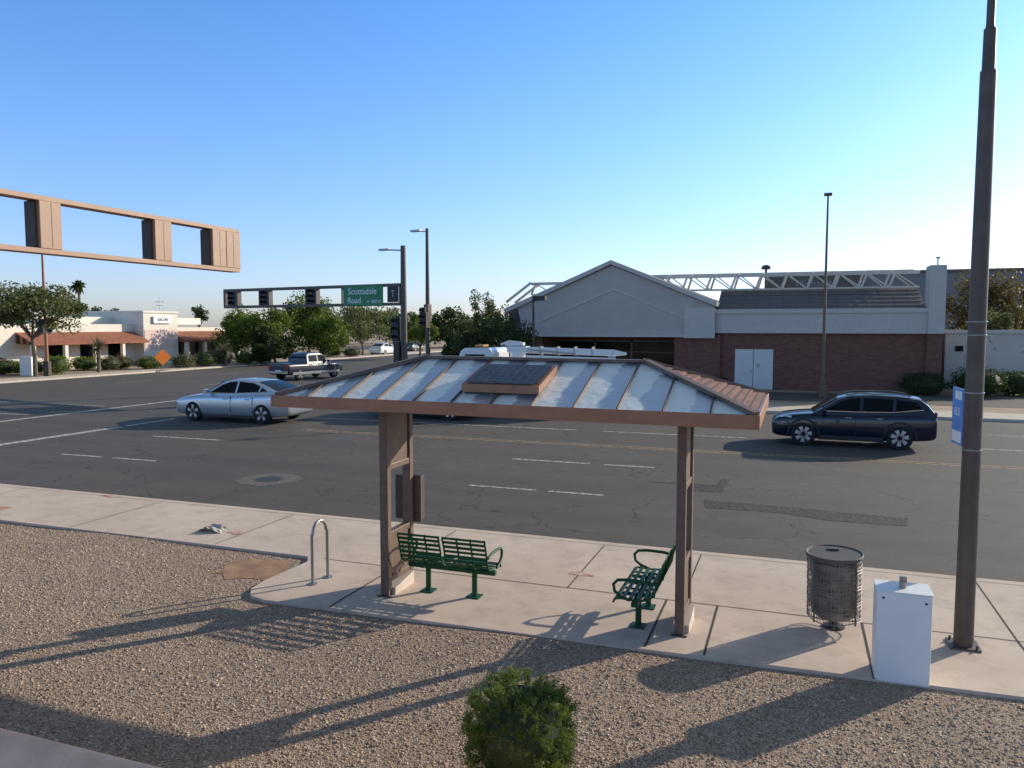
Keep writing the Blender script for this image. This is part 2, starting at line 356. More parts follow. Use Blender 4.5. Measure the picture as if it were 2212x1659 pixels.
pm.add([(-3.3,18.9,z),(-1.5,18.95,z),(-1.45,19.9,z),(-1.65,19.9,z),(-1.7,19.1,z),(-3.3,19.02,z)],[tuple(range(6))])
pm.add([(-2.4,18.2,z),(-1.5,18.25,z),(-1.5,18.9,z),(-2.3,18.85,z)],[tuple(range(4))])
st(pm.make('road_patch','patch',fix=False))
mh=MB(); n=40
vs=[];fs=[]
for i,(r,zz) in enumerate(((.34,z+.003),(.34,z),(.72,z))):
    for q in range(n):
        an=2*math.pi*q/n; rr=r*(1+(.18*random.random() if i==2 else 0)); vs.append((-12.3+rr*math.cos(an),16+rr*math.sin(an),zz))
for q in range(n): a=n+q;b=n+(q+1)%n; fs.append((a,b,b+n,a+n))
mh.add(vs,fs); mh.add([vs[q] for q in range(n)],[tuple(range(n))],1)
st(mh.make('manhole_cover_patch',['manhole','iron'],fix=False))
mk=MB()
for cx,cy,s_ in ((-2.95,11.05,.17),(-9.3,11.2,.18),(-15.2,11.1,.3),(-14.0,12.75,.2)):
    p=[(cx+s_*math.cos(a)*(.5+random.random()),cy+s_*.5*math.sin(a)*(.5+random.random()),.0045) for a in np.linspace(0,2*math.pi,14,endpoint=False)]
    mk.add(p,[tuple(range(14))])
st(mk.make('pavement_marking','mark',fix=False))
def stones(n,x0,x1,y0,y1,smin,smax):
    X=rng.uniform(x0,x1,n);Y=rng.uniform(y0,y1,n)
    keep=~((Y>8.45+.03*(X+7))&(X>-7.25)) ; keep&=~((((X+7.75)/.5)**2+((Y-9.72)/.5)**2<1)&(rng.uniform(0,1,n)<.85)); X=X[keep];Y=Y[keep]; n=len(X)
    base=np.array([(1,0,0),(-1,0,0),(0,1,0),(0,-1,0),(0,0,1),(0,0,-1)],float)
    F=np.array([(0,2,4),(2,1,4),(1,3,4),(3,0,4),(2,0,5),(1,2,5),(3,1,5),(0,3,5)])
    S=(smin+(smax-smin)*rng.uniform(0,1,(n,1,1))**2.0)*rng.uniform(.55,1.2,(n,1,3)); 
    J=base[None]+rng.normal(0,.22,(n,6,3)); P=J*S
    A=rng.uniform(0,6.28,n); c,s_=np.cos(A),np.sin(A)
    Px=P[:,:,0]*c[:,None]-P[:,:,1]*s_[:,None]; Py=P[:,:,0]*s_[:,None]+P[:,:,1]*c[:,None]
    Z=.012*np.sin(X*.9+Y*.5)+.006*np.sin(X*1.9-Y*1.4)-.035
    V=np.stack([Px+X[:,None],Py+Y[:,None],P[:,:,2]*.7+Z[:,None]],-1).reshape(-1,3)
    Fa=(F[None]+6*np.arange(n)[:,None,None]).reshape(-1,3)
    return V,Fa
def bulk(name,V,F,mat,parent=None,**props):
    me=bpy.data.meshes.new(name); k=F.shape[1]
    me.vertices.add(len(V)); me.vertices.foreach_set('co',V.astype(np.float32).ravel())
    me.loops.add(F.size); me.loops.foreach_set('vertex_index',F.astype(np.int32).ravel())
    me.polygons.add(len(F)); me.polygons.foreach_set('loop_start',np.arange(0,F.size,k,dtype=np.int32)); 
    me.update(calc_edges=True); me.materials.append(MAT[mat] if isinstance(mat,str) else mat)
    ob=bpy.data.objects.new(name,me); COL.objects.link(ob)
    if parent: ob.parent=parent
    for a,b in props.items(): ob[a]=b
    return ob
V,F=stones(150000,-14.5,5,3.9,10.42,.006,.023)
bulk('gravel',V,F,'stone',kind='stuff',label='loose tan and purple gravel stones covering the planting bed',category='gravel')

w=thing('garden_wall','low pinkish stucco garden wall with rounded top','wall')
wb=MB(); prof=[(3.80,-.1),(3.80,.44)]+[(3.99-.19*math.cos(a),.44+.2*math.sin(a)) for a in np.linspace(.1,math.pi-.1,13)]+[(4.18,.44),(4.18,-.1)]
wb.prism(prof,'x',-20,-1,0); wb.make('wall','wallcap',w,smooth=True)

# ------------------------------------------------------------ foliage
def leaves(P,size,out=None,asp=.45,jit=1.0):
    n=len(P); d=rng.normal(0,1,(n,3))*jit
    if out is not None: d=d+out
    d/=np.linalg.norm(d,axis=1,keepdims=True); e=np.cross(d,rng.normal(0,1,(n,3))); e/=np.linalg.norm(e,axis=1,keepdims=True)
    L=size*rng.uniform(.6,1.4,(n,1)); W=L*asp
    V=np.stack([P-d*L*.5,P+e*W*.5,P+d*L*.5,P-e*W*.5],1).reshape(-1,3)
    return V,np.arange(4*n).reshape(-1,4)
def blob_dirs(n):
    d=rng.normal(0,1,(n,3)); return d/np.linalg.norm(d,axis=1,keepdims=True)
def tree(lat,dep,zc,rx,rz,kind,n=5000,leaf=.2,clumps=22,label='leafy green tree',name='tree',cr=.34,trunkr=.14,xy=None,fill=1.0,cat='tree'):
    x,y=xy if xy else from_view(lat,dep)
    t=thing(name,label,cat,(x,y,-.02))
    C=blob_dirs(clumps)*rng.uniform(.25,.85,(clumps,1))**.7; C[:,2]=np.maximum(C[:,2],-.6)
    Cw=C*np.array([rx,rx,rz])+np.array([0,0,zc])
    tr=MB(); fork=Vector((rng.uniform(-.2,.2),rng.uniform(-.2,.2),max(.5,(zc-rz)*.8+.3)))
    tr.tube([(0,0,-.1),fork*.5+Vector((.06,.03,0)),fork],[trunkr*1.25,trunkr,trunkr*.85],8)
    for c in Cw[:12]:
        c=Vector(c); mid=fork.lerp(c,.5)+Vector((rng.uniform(-.2,.2),rng.uniform(-.2,.2),rng.uniform(0,.3)))
        tr.tube([fork,mid,c],[trunkr*.5,trunkr*.3,trunkr*.1],6)
    tr.make('trunk','bark',t,smooth=True)
    k=rng.integers(0,clumps,n); rr=rng.uniform(.6,1.3,clumps)[k][:,None]*cr
    P=Cw[k]+blob_dirs(n)*rng.uniform(0,1,(n,1))**.45*rr*np.array([rx,rx,rz*1.15])*fill
    V,F=leaves(P,leaf,None,.55); bulk('crown',V,F,LEAF[kind],t)
    return t
def bush(lat,dep,r,h,kind,n=1800,leaf=.12,label='rounded green shrub',xy=None,name='bush',group=None):
    x,y=xy if xy else from_view(lat,dep)
    t=thing(name,label,'bush',(x,y,-.02),group=group)
    d=blob_dirs(n); ph=rng.uniform(0,6,3)
    disp=1+.13*np.sin(d[:,0]*5+ph[0])*np.sin(d[:,1]*6+ph[1])+.1*np.sin(d[:,2]*7+ph[2])+rng.normal(0,.07,n)
    P=d*disp[:,None]*np.array([r,r,h/2])*rng.uniform(.8,1,(n,1))+np.array([0,0,h*.48])
    V,F=leaves(P,leaf,d*.8,.5); bulk('crown',V,F,LEAF[kind],t)
    c=MB(); c.lathe([(0.01,h*.08),(r*.6,h*.15),(r*.8,h*.45),(r*.6,h*.75),(.01,h*.86)],12); c.make('shade_core',LEAF['dark'],t,smooth=True)  # solid dark core added behind the leaves, inner shade put into its colour
    return t
fs_=thing('shrub','dense olive green clipped evergreen shrub growing in gravel','bush',(-1.99,5.66,-.02))
cl=blob_dirs(620); cl=cl[cl[:,2]>-.75]; Pn=[];On=[]
for c in cl:
    rad=rng.uniform(.84,1.08)+.05*math.sin(c[0]*4+1)*math.cos(c[2]*5); pw=np.sign(c)*np.abs(c)**.85; cen=pw*np.array([.41,.41,.41])*rad+np.array([0,0,.48]); 
    m=100; dd=c*1.1+np.array([0,0,.45])+rng.normal(0,.42,(m,3)); dd/=np.linalg.norm(dd,axis=1,keepdims=True)
    t_=rng.uniform(.0,1,(m,1))
    Pn.append(cen+dd*t_*.085-c*.03); On.append(dd)
Pn=np.concatenate(Pn);On=np.concatenate(On)
V,F=leaves(Pn,.020,On*2.4,.30); bulk('foliage',V,F,LEAF['shrub'],fs_)
c=MB(); c.lathe([(0.01,.05),(.24,.12),(.36,.4),(.33,.62),(.2,.78),(.01,.82)],20); c.make('shade_core',LEAF['dark'],fs_,smooth=True)  # added dark core: shade inside the shrub put into colour

tree(-35.6,58,5.1,3.7,2.0,'mesq',11000,.22,30,'broad mesquite tree in front of a low shop')
for lat,dep,zc,rx,rz,kd in ((-28.2,80,3.0,2.6,2.3,'bright'),(-25.0,80,3.0,3.3,2.7,'bright'),(-22.4,86,4.6,3.1,2.9,'bright'),(-19.8,82,2.9,2.9,2.4,'bright'),(-23.5,77,2.0,2.2,1.8,'dark')):
    tree(lat,dep,zc,rx,rz,kd,7500,.26,26,'dense green tree beside the side street')
tree(-19.2,100,4.0,4.8,2.5,'mesq',6500,.28,26,'spreading mesquite tree beside the road')
tree(-11,92,3.2,2.2,2.0,'bright',3000,.28,16,'green tree beside the side street')
for lat,dep,zc,rx,rz,kd in ((-21,150,3.5,6,3.2,'dark'),(-16,140,3.2,5,3.0,'mesq'),(-11,135,3.8,5,3.2,'dark'),(-31,160,4,6,3.5,'dark'),(-7,140,3.2,4,2.6,'mesq'),(-38,150,4,6,3,'dark'),(-26,170,4,7,4,'mesq')):
    tree(lat,dep,zc,rx,rz,kd,3500,.5,20,'distant dark green tree')
tree(-1.9,62,2.6,2.8,2.2,'dark',7000,.22,26,'dense dark green tree beside the brick building')
tree(-.6,45.5,2.6,2.0,1.9,'dark',8000,.17,28,'dense dark green tree at the corner of the brick building')
tree(.6,45,2.1,1.5,1.5,'dark',5000,.17,20,'low dark green tree at the corner of the brick building')
tree(-1.7,64,5.0,1.7,2.2,'mesq',3000,.2,16,'tall wispy tree with thin foliage',cr=.28)
tree(-5,70,1.9,2.0,1.6,'dark',3000,.25,16,'dark green tree beside the side street')
tree(-58,110,5.2,2.4,1.5,'dark',1800,.3,12,'dark tree rising behind the shop')
tree(-45,112,5.4,1.6,1.4,'dark',1200,.3,12,'dark tree rising behind the shop')
tree(-40,118,4.4,2.6,1.6,'mesq',1800,.3,12,'tree rising behind the shop')
tree(29.9,50,4.6,2.6,2.5,'brown',8500,.19,26,'autumn brown and green tree beside a white shed')
tree(33.0,51,3.6,2.7,2.8,'brown',7000,.19,24,'autumn brown and green tree beside a white shed')
tree(28.0,45,2.7,1.8,2.2,'mesq',6000,.17,20,'yellow green small tree beside a white shed')
tree(30.3,46.5,2.6,1.8,2.2,'brown',6000,.17,20,'autumn brown small tree beside a white shed')
x,y=from_view(-66.5,120); t=thing('palm_tree','tall slender fan palm','palm tree',(x,y,0))
MB().tube([(0,0,0),(.1,0,5),(0,.1,9.6)],[.28,.2,.17],8).make('trunk','bark',t,smooth=True)
d=blob_dirs(46); d[:,2]=d[:,2]*.9+.1; pm_=MB()
for q in d:
    v=Vector(q).normalized(); s_=v.cross(Vector((0,0,1))).normalized()*.28; c0=Vector((0,.1,9.8)); 
    m1=c0+v*.8+Vector((0,0,.1)); e=c0+v*1.35-Vector((0,0,.25)); pm_.add([c0,m1-s_,e,m1+s_],[(0,1,2,3)])
pm_.make('crown',LEAF['dark'],t,fix=False)
for lat,dep,r,h,k_ in ((22.3,42,1.15,1.25,'dark'),(24.7,41,1.4,1.6,'dark'),(27.0,41.5,1.2,1.4,'dark'),(11.9,44.2,.65,.8,'dark'),(29.5,41.8,1.2,1.5,'dark')):
    bush(lat,dep,r,h,k_,3200,.10,'clipped round green shrub on gravel in front of the building')
for u,dep,r,h,k_ in ((30,62,1.0,1.0,'grey'),(65,60,1.2,1.2,'bright'),(120,60,1.0,1.5,'bright'),(180,66,1.1,1.2,'bright'),(235,66,.9,1.2,'grey'),(262,68,.9,1.2,'brown'),(322,68,1.1,1.1,'bright'),(395,70,1.1,1.3,'grey'),(440,72,1.2,1.4,'dark'),(530,76,1.0,1.3,'bright'),(565,78,1.2,1.6,'bright'),(715,95,1.5,1.6,'bright'),(760,95,1.2,1.2,'grey'),(150,70,1.0,1.0,'grey'),(480,74,1.1,1.9,'grey'),(0,60,1.2,1.3,'dark')):
    bush((u-1106)/1680*dep,dep,r,h,k_,1100,.14,'desert shrub in the roadside planting bed')  # u is an image pixel column, scaled by depth to a lateral offset
def yucca(u,dep,h):
    x,y=from_view((u-1106)/1680*dep,dep); t=thing('yucca_plant','spiky yucca with pale trunk beside the shop','plant',(x,y,0))  # placed along the camera ray of image pixel column u
    MB().tube([(0,0,-.1),(.05,0,h*.5)],[.16,.13],8).make('trunk','bark',t,smooth=True)
    b=MB()
    for q in blob_dirs(160):
        q[2]=q[2]*.8+.15
        v=Vector(q).normalized(); s_=v.cross(Vector((0,0,1))).normalized()*.05; c0=Vector((0,0,h*.62)); b.add([c0-s_,c0+v*1.15,c0+s_],[(0,1,2)])
    b.make('leaves',LEAF['grey'],t,fix=False)
yucca(212,63,3.2); yucca(487,73,2.2)

# ------------------------------------------------------------ left shop
sh=thing('shop_building','low cream stucco shop with terracotta tiled awnings','building')
b=MB(); b.box(-90,-60,44,58.2,-.05,3.9); b.box(-90,-60,62.6,71,-.05,3.6); b.box(-88,-62.5,50,70,3.9,4.6)
b.box(-90,-60.01,30,44,-.05,3.6)
b.make('wall','cream',sh)
b=MB(); b.box(-70,-58.8,58.2,62.6,-.05,5.0); b.box(-70.1,-58.7,58.1,62.7,5.0,5.2); b.make('tower','cream',sh)
B(-58.79,-58.76,58.3,62.5,1.5,3.4).make('wall_band','pink',sh)
for y0,y1 in ((30,41),(46,58.1),(62.7,71)):
    b=MB(); b.prism([(-60.0,3.2),(-58.0,2.3),(-58.0,2.15),(-60.0,2.3)],'y',y0,y1); b.make('awning','terra',sh)
for y in list(np.arange(46,58,3))+list(np.arange(63,71,2.6))+list(np.arange(31,41,3)): B(-58.4,-58.1,y,y+.3,0,2.2).make('pillar','cream',sh)
for y in (32.5,38,49.8,53,56,64,66.5,69):
    B(-59.97,-59.94,y-.9,y+.9,.7,2.1).make('window','glassdark',sh)
B(-58.7,-58.6,59.3,61.6,4.0,4.7).make('shop_sign',['swhite'],sh)
text('SALON',.42,'brown',sh,(-58.58,60.45,4.35),(R(90),0,R(90)))
B(-72,-70,64,66,3.6,4.7).make('rooftop_unit','white',sh); B(-80,-77,52,55,4.6,5.4).make('rooftop_unit','white',sh)
x,y=from_view(-50.5,112); t=thing('antenna_mast','thin white rooftop antenna mast','antenna',(x,y,0))
b=MB(); b.tube([(0,0,0),(0,0,8)],.06); b.tube([(-.9,0,7.2),(.9,0,7.2)],.05); b.tube([(-.6,0,6.7),(.6,0,6.7)],.05); b.make('mast','white',t)

# ------------------------------------------------------------ brick building
bb=thing('brick_store','brick store with grey gabled entrance and open roof trusses','building')
b=MB(); b.box(-4.2,7.0,48,70,-.05,3.3); b.box(-17.4,-15.4,48,70,-.05,3.2); b.box(-15.4,-4.2,50.6,70,-.05,3.2)
b.box(-6.9,-4.2,47.75,48.9,-.05,3.2); b.box(6.75,7.5,47.7,70,-.05,3.3)
b.make('wall','brick',bb)
b=MB(); b.box(-4.6,7.0,47.7,48.2,3.3,4.65); b.box(-4.6,7.0,47.6,47.72,4.45,4.7); b.make('fascia','stucco2',bb)
b=MB()
for i in range(6):
    y0=48.2+.55*i; z0=4.62+.235*i
    b.prism([(y0,z0),(y0,z0+.045),(y0+.56,z0+.245),(y0+.56,z0-.2)],'x',-4.5,6.7)
b.prism([(51.5,5.95),(69,5.95),(69,3.3),(51.5,3.3)],'x',-4.5,6.7); b.make('roof','greyshingle',bb)
B(6.75,7.55,47.5,49.0,3.3,7.0).make('pier','stucco2',bb)
b=MB(); b.prism([(-16.5,3.15),(-16.9,4.9),(-10.75,7.45),(-4.6,4.9),(-4.6,3.15)],'y',47.5,50.5); b.make('gable','stucco',bb)
b=MB()
b.prism([(-17.7,4.55),(-10.75,7.5),(-4.4,4.85),(-4.4,5.15),(-10.75,7.75),(-17.7,4.85)],'y',47.2,50.6)
b.prism([(-15.6,4.0),(-10.6,6.05),(-5.9,4.1),(-5.9,3.98),(-10.6,5.93),(-15.6,3.88)],'y',47.45,47.5)
b.prism([(-6.3,3.0),(-4.5,3.0),(-4.5,4.8),(-6.3,4.8)],'y',47.38,47.5)
b.prism([(-16.6,3.05),(-4.5,3.05),(-4.5,3.2),(-16.6,3.2)],'y',47.4,47.52)
b.make('gable_trim','stucco2',bb)
b=MB(); b.prism([(-17.7,4.85),(-10.75,7.7),(-4.3,5.1),(-4.3,5.0),(-10.75,7.55),(-17.7,4.75)],'y',50.6,66); b.make('gable_roof','greyshingle',bb)
for x0,x1 in ((-15.2,-12.6),(-12.4,-10.2),(-9.9,-7.3)): B(x0,x1,50.5,50.57,.3,2.7).make('window','glassdark',bb)
b=MB()
for x in (-15.3,-12.5,-10.05,-7.2): b.box(x-.06,x+.06,50.44,50.56,.0,2.8)
b.box(-15.3,-7.2,50.44,50.56,2.7,2.82); b.box(-15.3,-7.2,50.43,50.55,2.0,2.06); b.make('window_frame','brown',bb)
B(-11.6,-11.1,50.38,50.42,1.2,1.9).make('poster','white',bb)
d_=B(-3.35,-2.32,47.93,48,.0,2.35).make('door','doorwhite',bb,bevel=.01); d2=B(-2.29,-1.2,47.93,48,.0,2.35).make('door','doorwhite',bb,bevel=.01)
B(-2.45,-2.38,47.86,47.93,1.0,1.12).make('handle','steel',d_)
B(-2.1,-1.95,47.90,47.925,1.3,1.5).make('door_notice','steel',d2)
b=MB()
def trussline(y,x0,x1,zt,zb,step):
    b.bar((x0,y,zt),(x1,y,zt),.14,.18); b.bar((x0,y,zb),(x1,y,zb),.10,.10)
    for i,x in enumerate(np.arange(x0,x1-.1,step)):
        a_=(x,y,zb) ; c_=(min(x+step*.2,x1),y,zt); e_=(min(x+step,x1),y,zb)
        b.bar(a_,c_,.15,.13); b.bar(c_,e_,.07,.07)
trussline(50.9,-9.9,6.7,6.85,6.0,1.5); trussline(53.6,-9.9,6.7,7.1,6.1,1.5)
trussline(51.8,-17.4,-14.6,6.65,5.9,1.6)
for x in list(np.arange(-9.9,6.8,1.5)): b.bar((x,50.9,6.85),(x+.4,53.6,7.1),.09,.09)
for y in (51.6,53.4): b.bar((-17.4,y,6.7),(-19.2,y,5.4),.15,.15)
b.bar((-17.4,51.6,6.7),(-17.4,53.4,6.7),.12,.12)
b.make('roof_truss','truss',bb)
b=MB(); b.box(-18.8,-17.5,51,56,3.9,5.0); b.box(-19.0,-17.4,50.8,56,3.0,3.9); b.make('side_roof','greyshingle',bb)
b=MB(); b.lathe([(.01,0),(.3,.02),(.3,.2),(.15,.3),(.01,.32)],14,(-2,56,7.55)); b.tube([(-2,56,5.7),(-2,56,7.55)],.08); b.make('roof_vent','brown_dark',bb)
b=MB(); b.tube([(7.2,48.2,7.0),(7.2,48.2,7.4)],.04); b.box(7.1,7.3,48.05,48.3,7.4,7.48); b.make('roof_lamp','steel',bb)
an=thing('white_shed','small off-white flat roofed shed beside the brick store','shed')
B(8.0,12,50,56,-.05,3.3).make('wall','shed',an); B(7.9,12.1,49.9,56.1,3.3,3.5).make('roof','stucco2',an)
B(9,9.9,49.95,50,.0,2.1).make('door','stucco',an)
B(8.5,8.9,49.94,50,2.3,2.6).make('window','glassdark',an)
bs_=thing('big_store','large grey flat roofed store with brown sign band','building')
B(-3,70,85,120,-.05,8.9).make('wall','storegrey',bs_)
B(-3.2,70.2,84.8,120.2,8.9,9.15).make('parapet','storebrown',bs_)
B(-3.1,6.0,84.4,84.98,6.6,8.85).make('sign_band','storebrown',bs_)
text('Michaels',1.0,'fadedletter',bs_,(1.6,84.38,8.0),(R(90),0,0))

# ------------------------------------------------------------ bus shelter
bsn=thing('bus_shelter','brown steel bus shelter with weathered hip roof on concrete pad','bus shelter')
def endframe(x0,x1,y1):
    fr=MB(); y0=9.22
    fr.box(x0,x1,y0,y0+.10,.0,2.70); fr.box(x0,x1,y1-.10,y1,.0,2.70)
    for z0,z1 in ((1.74,1.82),(.80,.88),(.18,.26)): fr.box(x0+.01,x1-.01,y0+.10,y1-.10,z0,z1)
    fr.make('post_frame','brown',bsn,bevel=.008)
    B(x0+.035,x1-.03,y0+.10,y1-.10,1.82,2.7).make('side_panel','brown',bsn); B(x0+.035,x1-.03,y0+.10,y1-.10,.26,.80).make('side_panel','brown',bsn)
    ft=MB(); ft.prism([(y0+.10,0),(y1-.10,0),(y1-.10,.18),(y0+.10,.10)],'x',x0-.03,x1+.05); ft.make('footing','kerb',bsn)
    B(x0-.04,x1+.04,y0-.04,y0+.002,0,.012).make('foot_plate','brown_dark',bsn)
endframe(-5.28,-5.155,9.98); endframe(-1.28,-1.17,9.95)
X0,X1,Y0,Y1=-6.28,-.36,8.33,11.05; YR=9.69; XL,XRR=-4.76,-1.76; ZB,ZT,ZRG=2.64,2.77,3.24
def tz(mb): mb.v=[(x,y,z+.03*(X1-x)/6.0) for x,y,z in mb.v]; return mb
def slope(y): return ZT+(ZRG-ZT)*(y-Y0)/(YR-Y0)
r_=MB(); r_.add([(X0,Y0,ZT+.002),(X1,Y0,ZT+.002),(XRR,YR,ZRG),(XL,YR,ZRG)],[(0,1,2,3)])
tz(r_).make('roof_sheet','roofmetal',bsn)
r_=MB(); r_.add([(X1,Y0,ZT+.002),(X1,Y1,ZT+.002),(XRR,YR,ZRG)],[(0,1,2)]); r_.add([(X1,Y1,ZT+.002),(X0,Y1,ZT+.002),(XL,YR,ZRG),(XRR,YR,ZRG)],[(0,1,2,3)]); r_.add([(X0,Y1,ZT+.002),(X0,Y0,ZT+.002),(XL,YR,ZRG)],[(0,1,2)])
tz(r_).make('roof_shingle','shingle',bsn)
r_=MB()
for i in range(9):
    f0=i/9; f1=(i+.98)/9
    def pt(f,s,dz): 
        ya=Y0 if s<0 else Y1; return (X1+(XRR-X1)*f, ya+(YR-ya)*f, ZT+(ZRG-ZT)*f+dz)
    a0,a1,b0,b1=pt(f0,-1,.035),pt(f0,1,.035),pt(f1,-1,.012),pt(f1,1,.012)
    l0,l1=pt(f0,-1,.006),pt(f0,1,.006)
    r_.add([a0,a1,b1,b0,l0,l1],[(0,1,2,3),(4,5,1,0)])
tz(r_).make('roof_tile_course','shingle',bsn)
r_=MB(); t_=.04
r_.box(X0,X1,Y0-t_,Y0,ZB,ZT+.02); r_.box(X0,X1,Y1,Y1+t_,ZB,ZT+.02); r_.box(X1,X1+t_,Y0-t_,Y1+t_,ZB,ZT+.02); r_.box(X0-t_,X0,Y0-t_,Y1+t_,ZB,ZT+.02)
tz(r_).make('fascia','brown_light',bsn,bevel=.006)
tz(B(X0,X1,Y0,Y1,ZB+.02,ZB+.03)).make('soffit','brown',bsn)
tz(B(-5.3,-1.15,9.3,9.42,ZB-.08,ZB+.02)).make('beam','brown',bsn); tz(B(-5.3,-1.15,9.8,9.92,ZB-.08,ZB+.02)).make('beam','brown',bsn)
r_=MB()
r_.bar((XL-.02,YR,ZRG+.02),(XRR+.02,YR,ZRG+.02),.12,.035)
for cx,cy,rx_ in ((X0,Y0,XL),(X1,Y0,XRR),(X1,Y1,XRR),(X0,Y1,XL)): r_.bar((cx,cy,ZT+.03),(rx_,YR,ZRG+.03),.09,.045)
tz(r_).make('ridge_cap','brown',bsn)
MAT['batten']=M('batten_paint',(.10,.062,.046),.6,var=.25,scale=9)
for i in range(1,12):
    x=X0+.496*i
    if x<XL: f=(x-X0)/(XL-X0)
    elif x>XRR: f=(X1-x)/(X1-XRR)
    else: f=1
    y=Y0+(YR-Y0)*f
    r_=MB(); r_.bar((x,Y0,ZT+.018),(x,y,slope(y)+.018),.013,.034); tz(r_).make('roof_batten','batten',bsn)
sp=MB(); c0=[(-3.77,8.58,2.99),(-2.79,8.58,2.99),(-2.79,9.3,3.20),(-3.77,9.3,3.20)]
top=[Vector(p) for p in c0]; bot=[p-Vector((0,0,.09)) for p in top]
sp.add(top+bot,[(0,1,2,3),(4,5,6,7),(0,1,5,4),(1,2,6,5),(2,3,7,6),(3,0,4,7)]); tz(sp); so=sp.make('solar_panel','brown_light',bsn)
sp=MB(); ins=[(-3.73,8.61,3.003),(-2.83,8.61,3.003),(-2.83,9.27,3.196),(-3.73,9.27,3.196)]; sp.add([(x,y,z+.008) for x,y,z in ins],[(0,1,2,3)]); tz(sp); sp.make('solar_cells','solar',so,fix=False)
sp=MB(); sp.bar((-3.6,8.7,2.88),(-3.6,8.7,3.0),.05,.05); sp.bar((-2.95,8.7,2.88),(-2.95,8.7,3.0),.05,.05); sp.box(-3.75,-2.8,8.62,8.66,2.86,2.93); tz(sp); sp.make('mounting_bracket','brown_dark',so)
b=MB(); b.box(-5.48,-5.06,10.03,10.15,.88,1.53); b.box(-5.27,-5.17,9.98,10.03,1.0,1.4); b.make('display_case','brown_dark',bsn,bevel=.008)
B(-5.24,-5.05,10.01,10.028,.86,1.55).make('case_lit_part','brown',bsn)  # case in two browns: shadowed left and lit right put into the colour

# ------------------------------------------------------------ bench
def bench(loc,rz,label):
    t=thing('bench',label,'bench',loc,rz)
    prof=[(-.34,.90),(-.335,.845),(-.31,.78),(-.285,.71),(-.27,.65),(-.26,.58),(-.23,.51),(-.17,.455),(-.09,.435),(0,.43),(.09,.435),(.17,.44),(.23,.425),(.255,.38)]
    for x0 in (-.64,.03):
        b=MB()
        for i in range(len(prof)-1):
            p=Vector(prof[i]);q=Vector(prof[i+1]); a_=p.lerp(q,.22); c_=p.lerp(q,.78); n_=Vector((-(q-p).y,(q-p).x)).normalized()*.012
            b.prism([a_,c_,c_+n_,a_+n_],'x',x0,x0+.60)
        for x in (x0-.005,x0+.605,x0+.2,x0+.4): b.tube([(x,p[0],p[1]-.008) for p in prof],.014,8)
        b.make('seat','green',t,bevel=.003)
    for x in (-.655,.655):
        b=MB(); b.tube([(x,-.27,.64),(x,-.15,.665),(x,.08,.67),(x,.2,.655),(x,.25,.60),(x,.235,.52),(x,.16,.46),(x,.05,.42)],.019,10); b.make('armrest','green',t,smooth=True)
    B(-.64,.66,-.04,.04,.33,.39).make('beam','green',t,bevel=.008)
    for x in (-.35,.35):
        b=MB(); b.tube([(x,0,0),(x,0,.33)],.038,12); b.box(x-.09,x+.09,-.09,.09,0,.015); b.box(x-.03,x+.03,-.2,.2,.385,.41); b.make('leg','green',t,smooth=False)
    return t
bench((-4.40,9.63,0),0,'green slatted metal two-seat bench facing the road')
bench((-1.74,9.70,0),R(90),'green slatted metal two-seat bench turned sideways by post')

t=thing('bike_rack','bent steel hoop bicycle rack on concrete pad','bike rack')
b=MB(); pts=[(-6.44,9.31,0),(-6.44,9.31,.72)]
for a in np.linspace(0,math.pi,9): pts.append((-6.425,9.48-.17*math.cos(a),.72+.17*math.sin(a)))
pts+=[(-6.41,9.65,.72),(-6.41,9.65,0)]
b.tube(pts,.024,12); b.make('hoop','steel',t,smooth=True)
for p in ((-6.44,9.31),(-6.41,9.65)): MB().lathe([(.07,0),(.07,.012),(.03,.014)],16,(p[0],p[1],0)).make('base_plate','steel',t)

t=thing('litter_bin','round wire basket litter bin with flat grey rim lid','trash can',(.53,10.15,0)); t.rotation_euler=(R(1.5),R(-1),0)
b=MB()
for k_ in range(44):
    an=2*math.pi*k_/44; rr=.305
    b.tube([(rr*.97*math.cos(an),rr*.97*math.sin(an),.13),(rr*math.cos(an),rr*math.sin(an),.2),(rr*math.cos(an),rr*math.sin(an),.91)],.0035,5)
for z_ in np.linspace(.14,.88,16):
    rr=.309; b.tube([(rr*math.cos(a),rr*math.sin(a),z_+.012*math.sin(a*3+z_*30)) for a in np.linspace(0,2*math.pi,33)],.006,5)
b.make('basket','wire',t,smooth=True)
b=MB(); b.lathe([(.01,.14),(.2,.14),(.26,.2),(.285,.4),(.265,.6),(.285,.85),(.2,.88),(.01,.88)],24); b.make('liner','bag',t,smooth=True)
b=MB(); b.lathe([(.322,.895),(.330,.905),(.330,.935),(.322,.942),(.30,.93),(.01,.928)],32); b.box(-.06,.06,.12,.2,.925,.95); b.make('lid','lid',t)
b=MB(); b.tube([(0,0,0),(0,0,.14)],.05,12); b.lathe([(.13,0),(.13,.02),(.05,.03)],16); b.make('stand','iron',t,smooth=True)
for s_ in (-1,1): MB().bar((.33*s_*.7,-.33*.7,.13),(.33*s_*.7,-.33*.7,.9),.03,.02).make('strap','lid',t)

t=thing('utility_cabinet','plain white metal utility box with bracket on top','utility box',(1.13,8.95,0)); 
B(-.26,.26,-.18,.2,-.02,.94).make('cabinet','white',t,bevel=.012)
B(-.268,.268,-.188,.208,.94,.952).make('lid','white',t,bevel=.004)
b=MB(); b.tube([(0,.0,.95),(0,.0,1.02)],.035,10); b.box(-.035,.035,-.012,.012,1.0,1.07); b.make('bracket','steel',t)
for x,z_ in ((-.2,.88),(.2,.86)): MB().lathe([(.012,0),(.012,.006)],10,(x,-.188,z_),axis='y').make('screw','black',t)

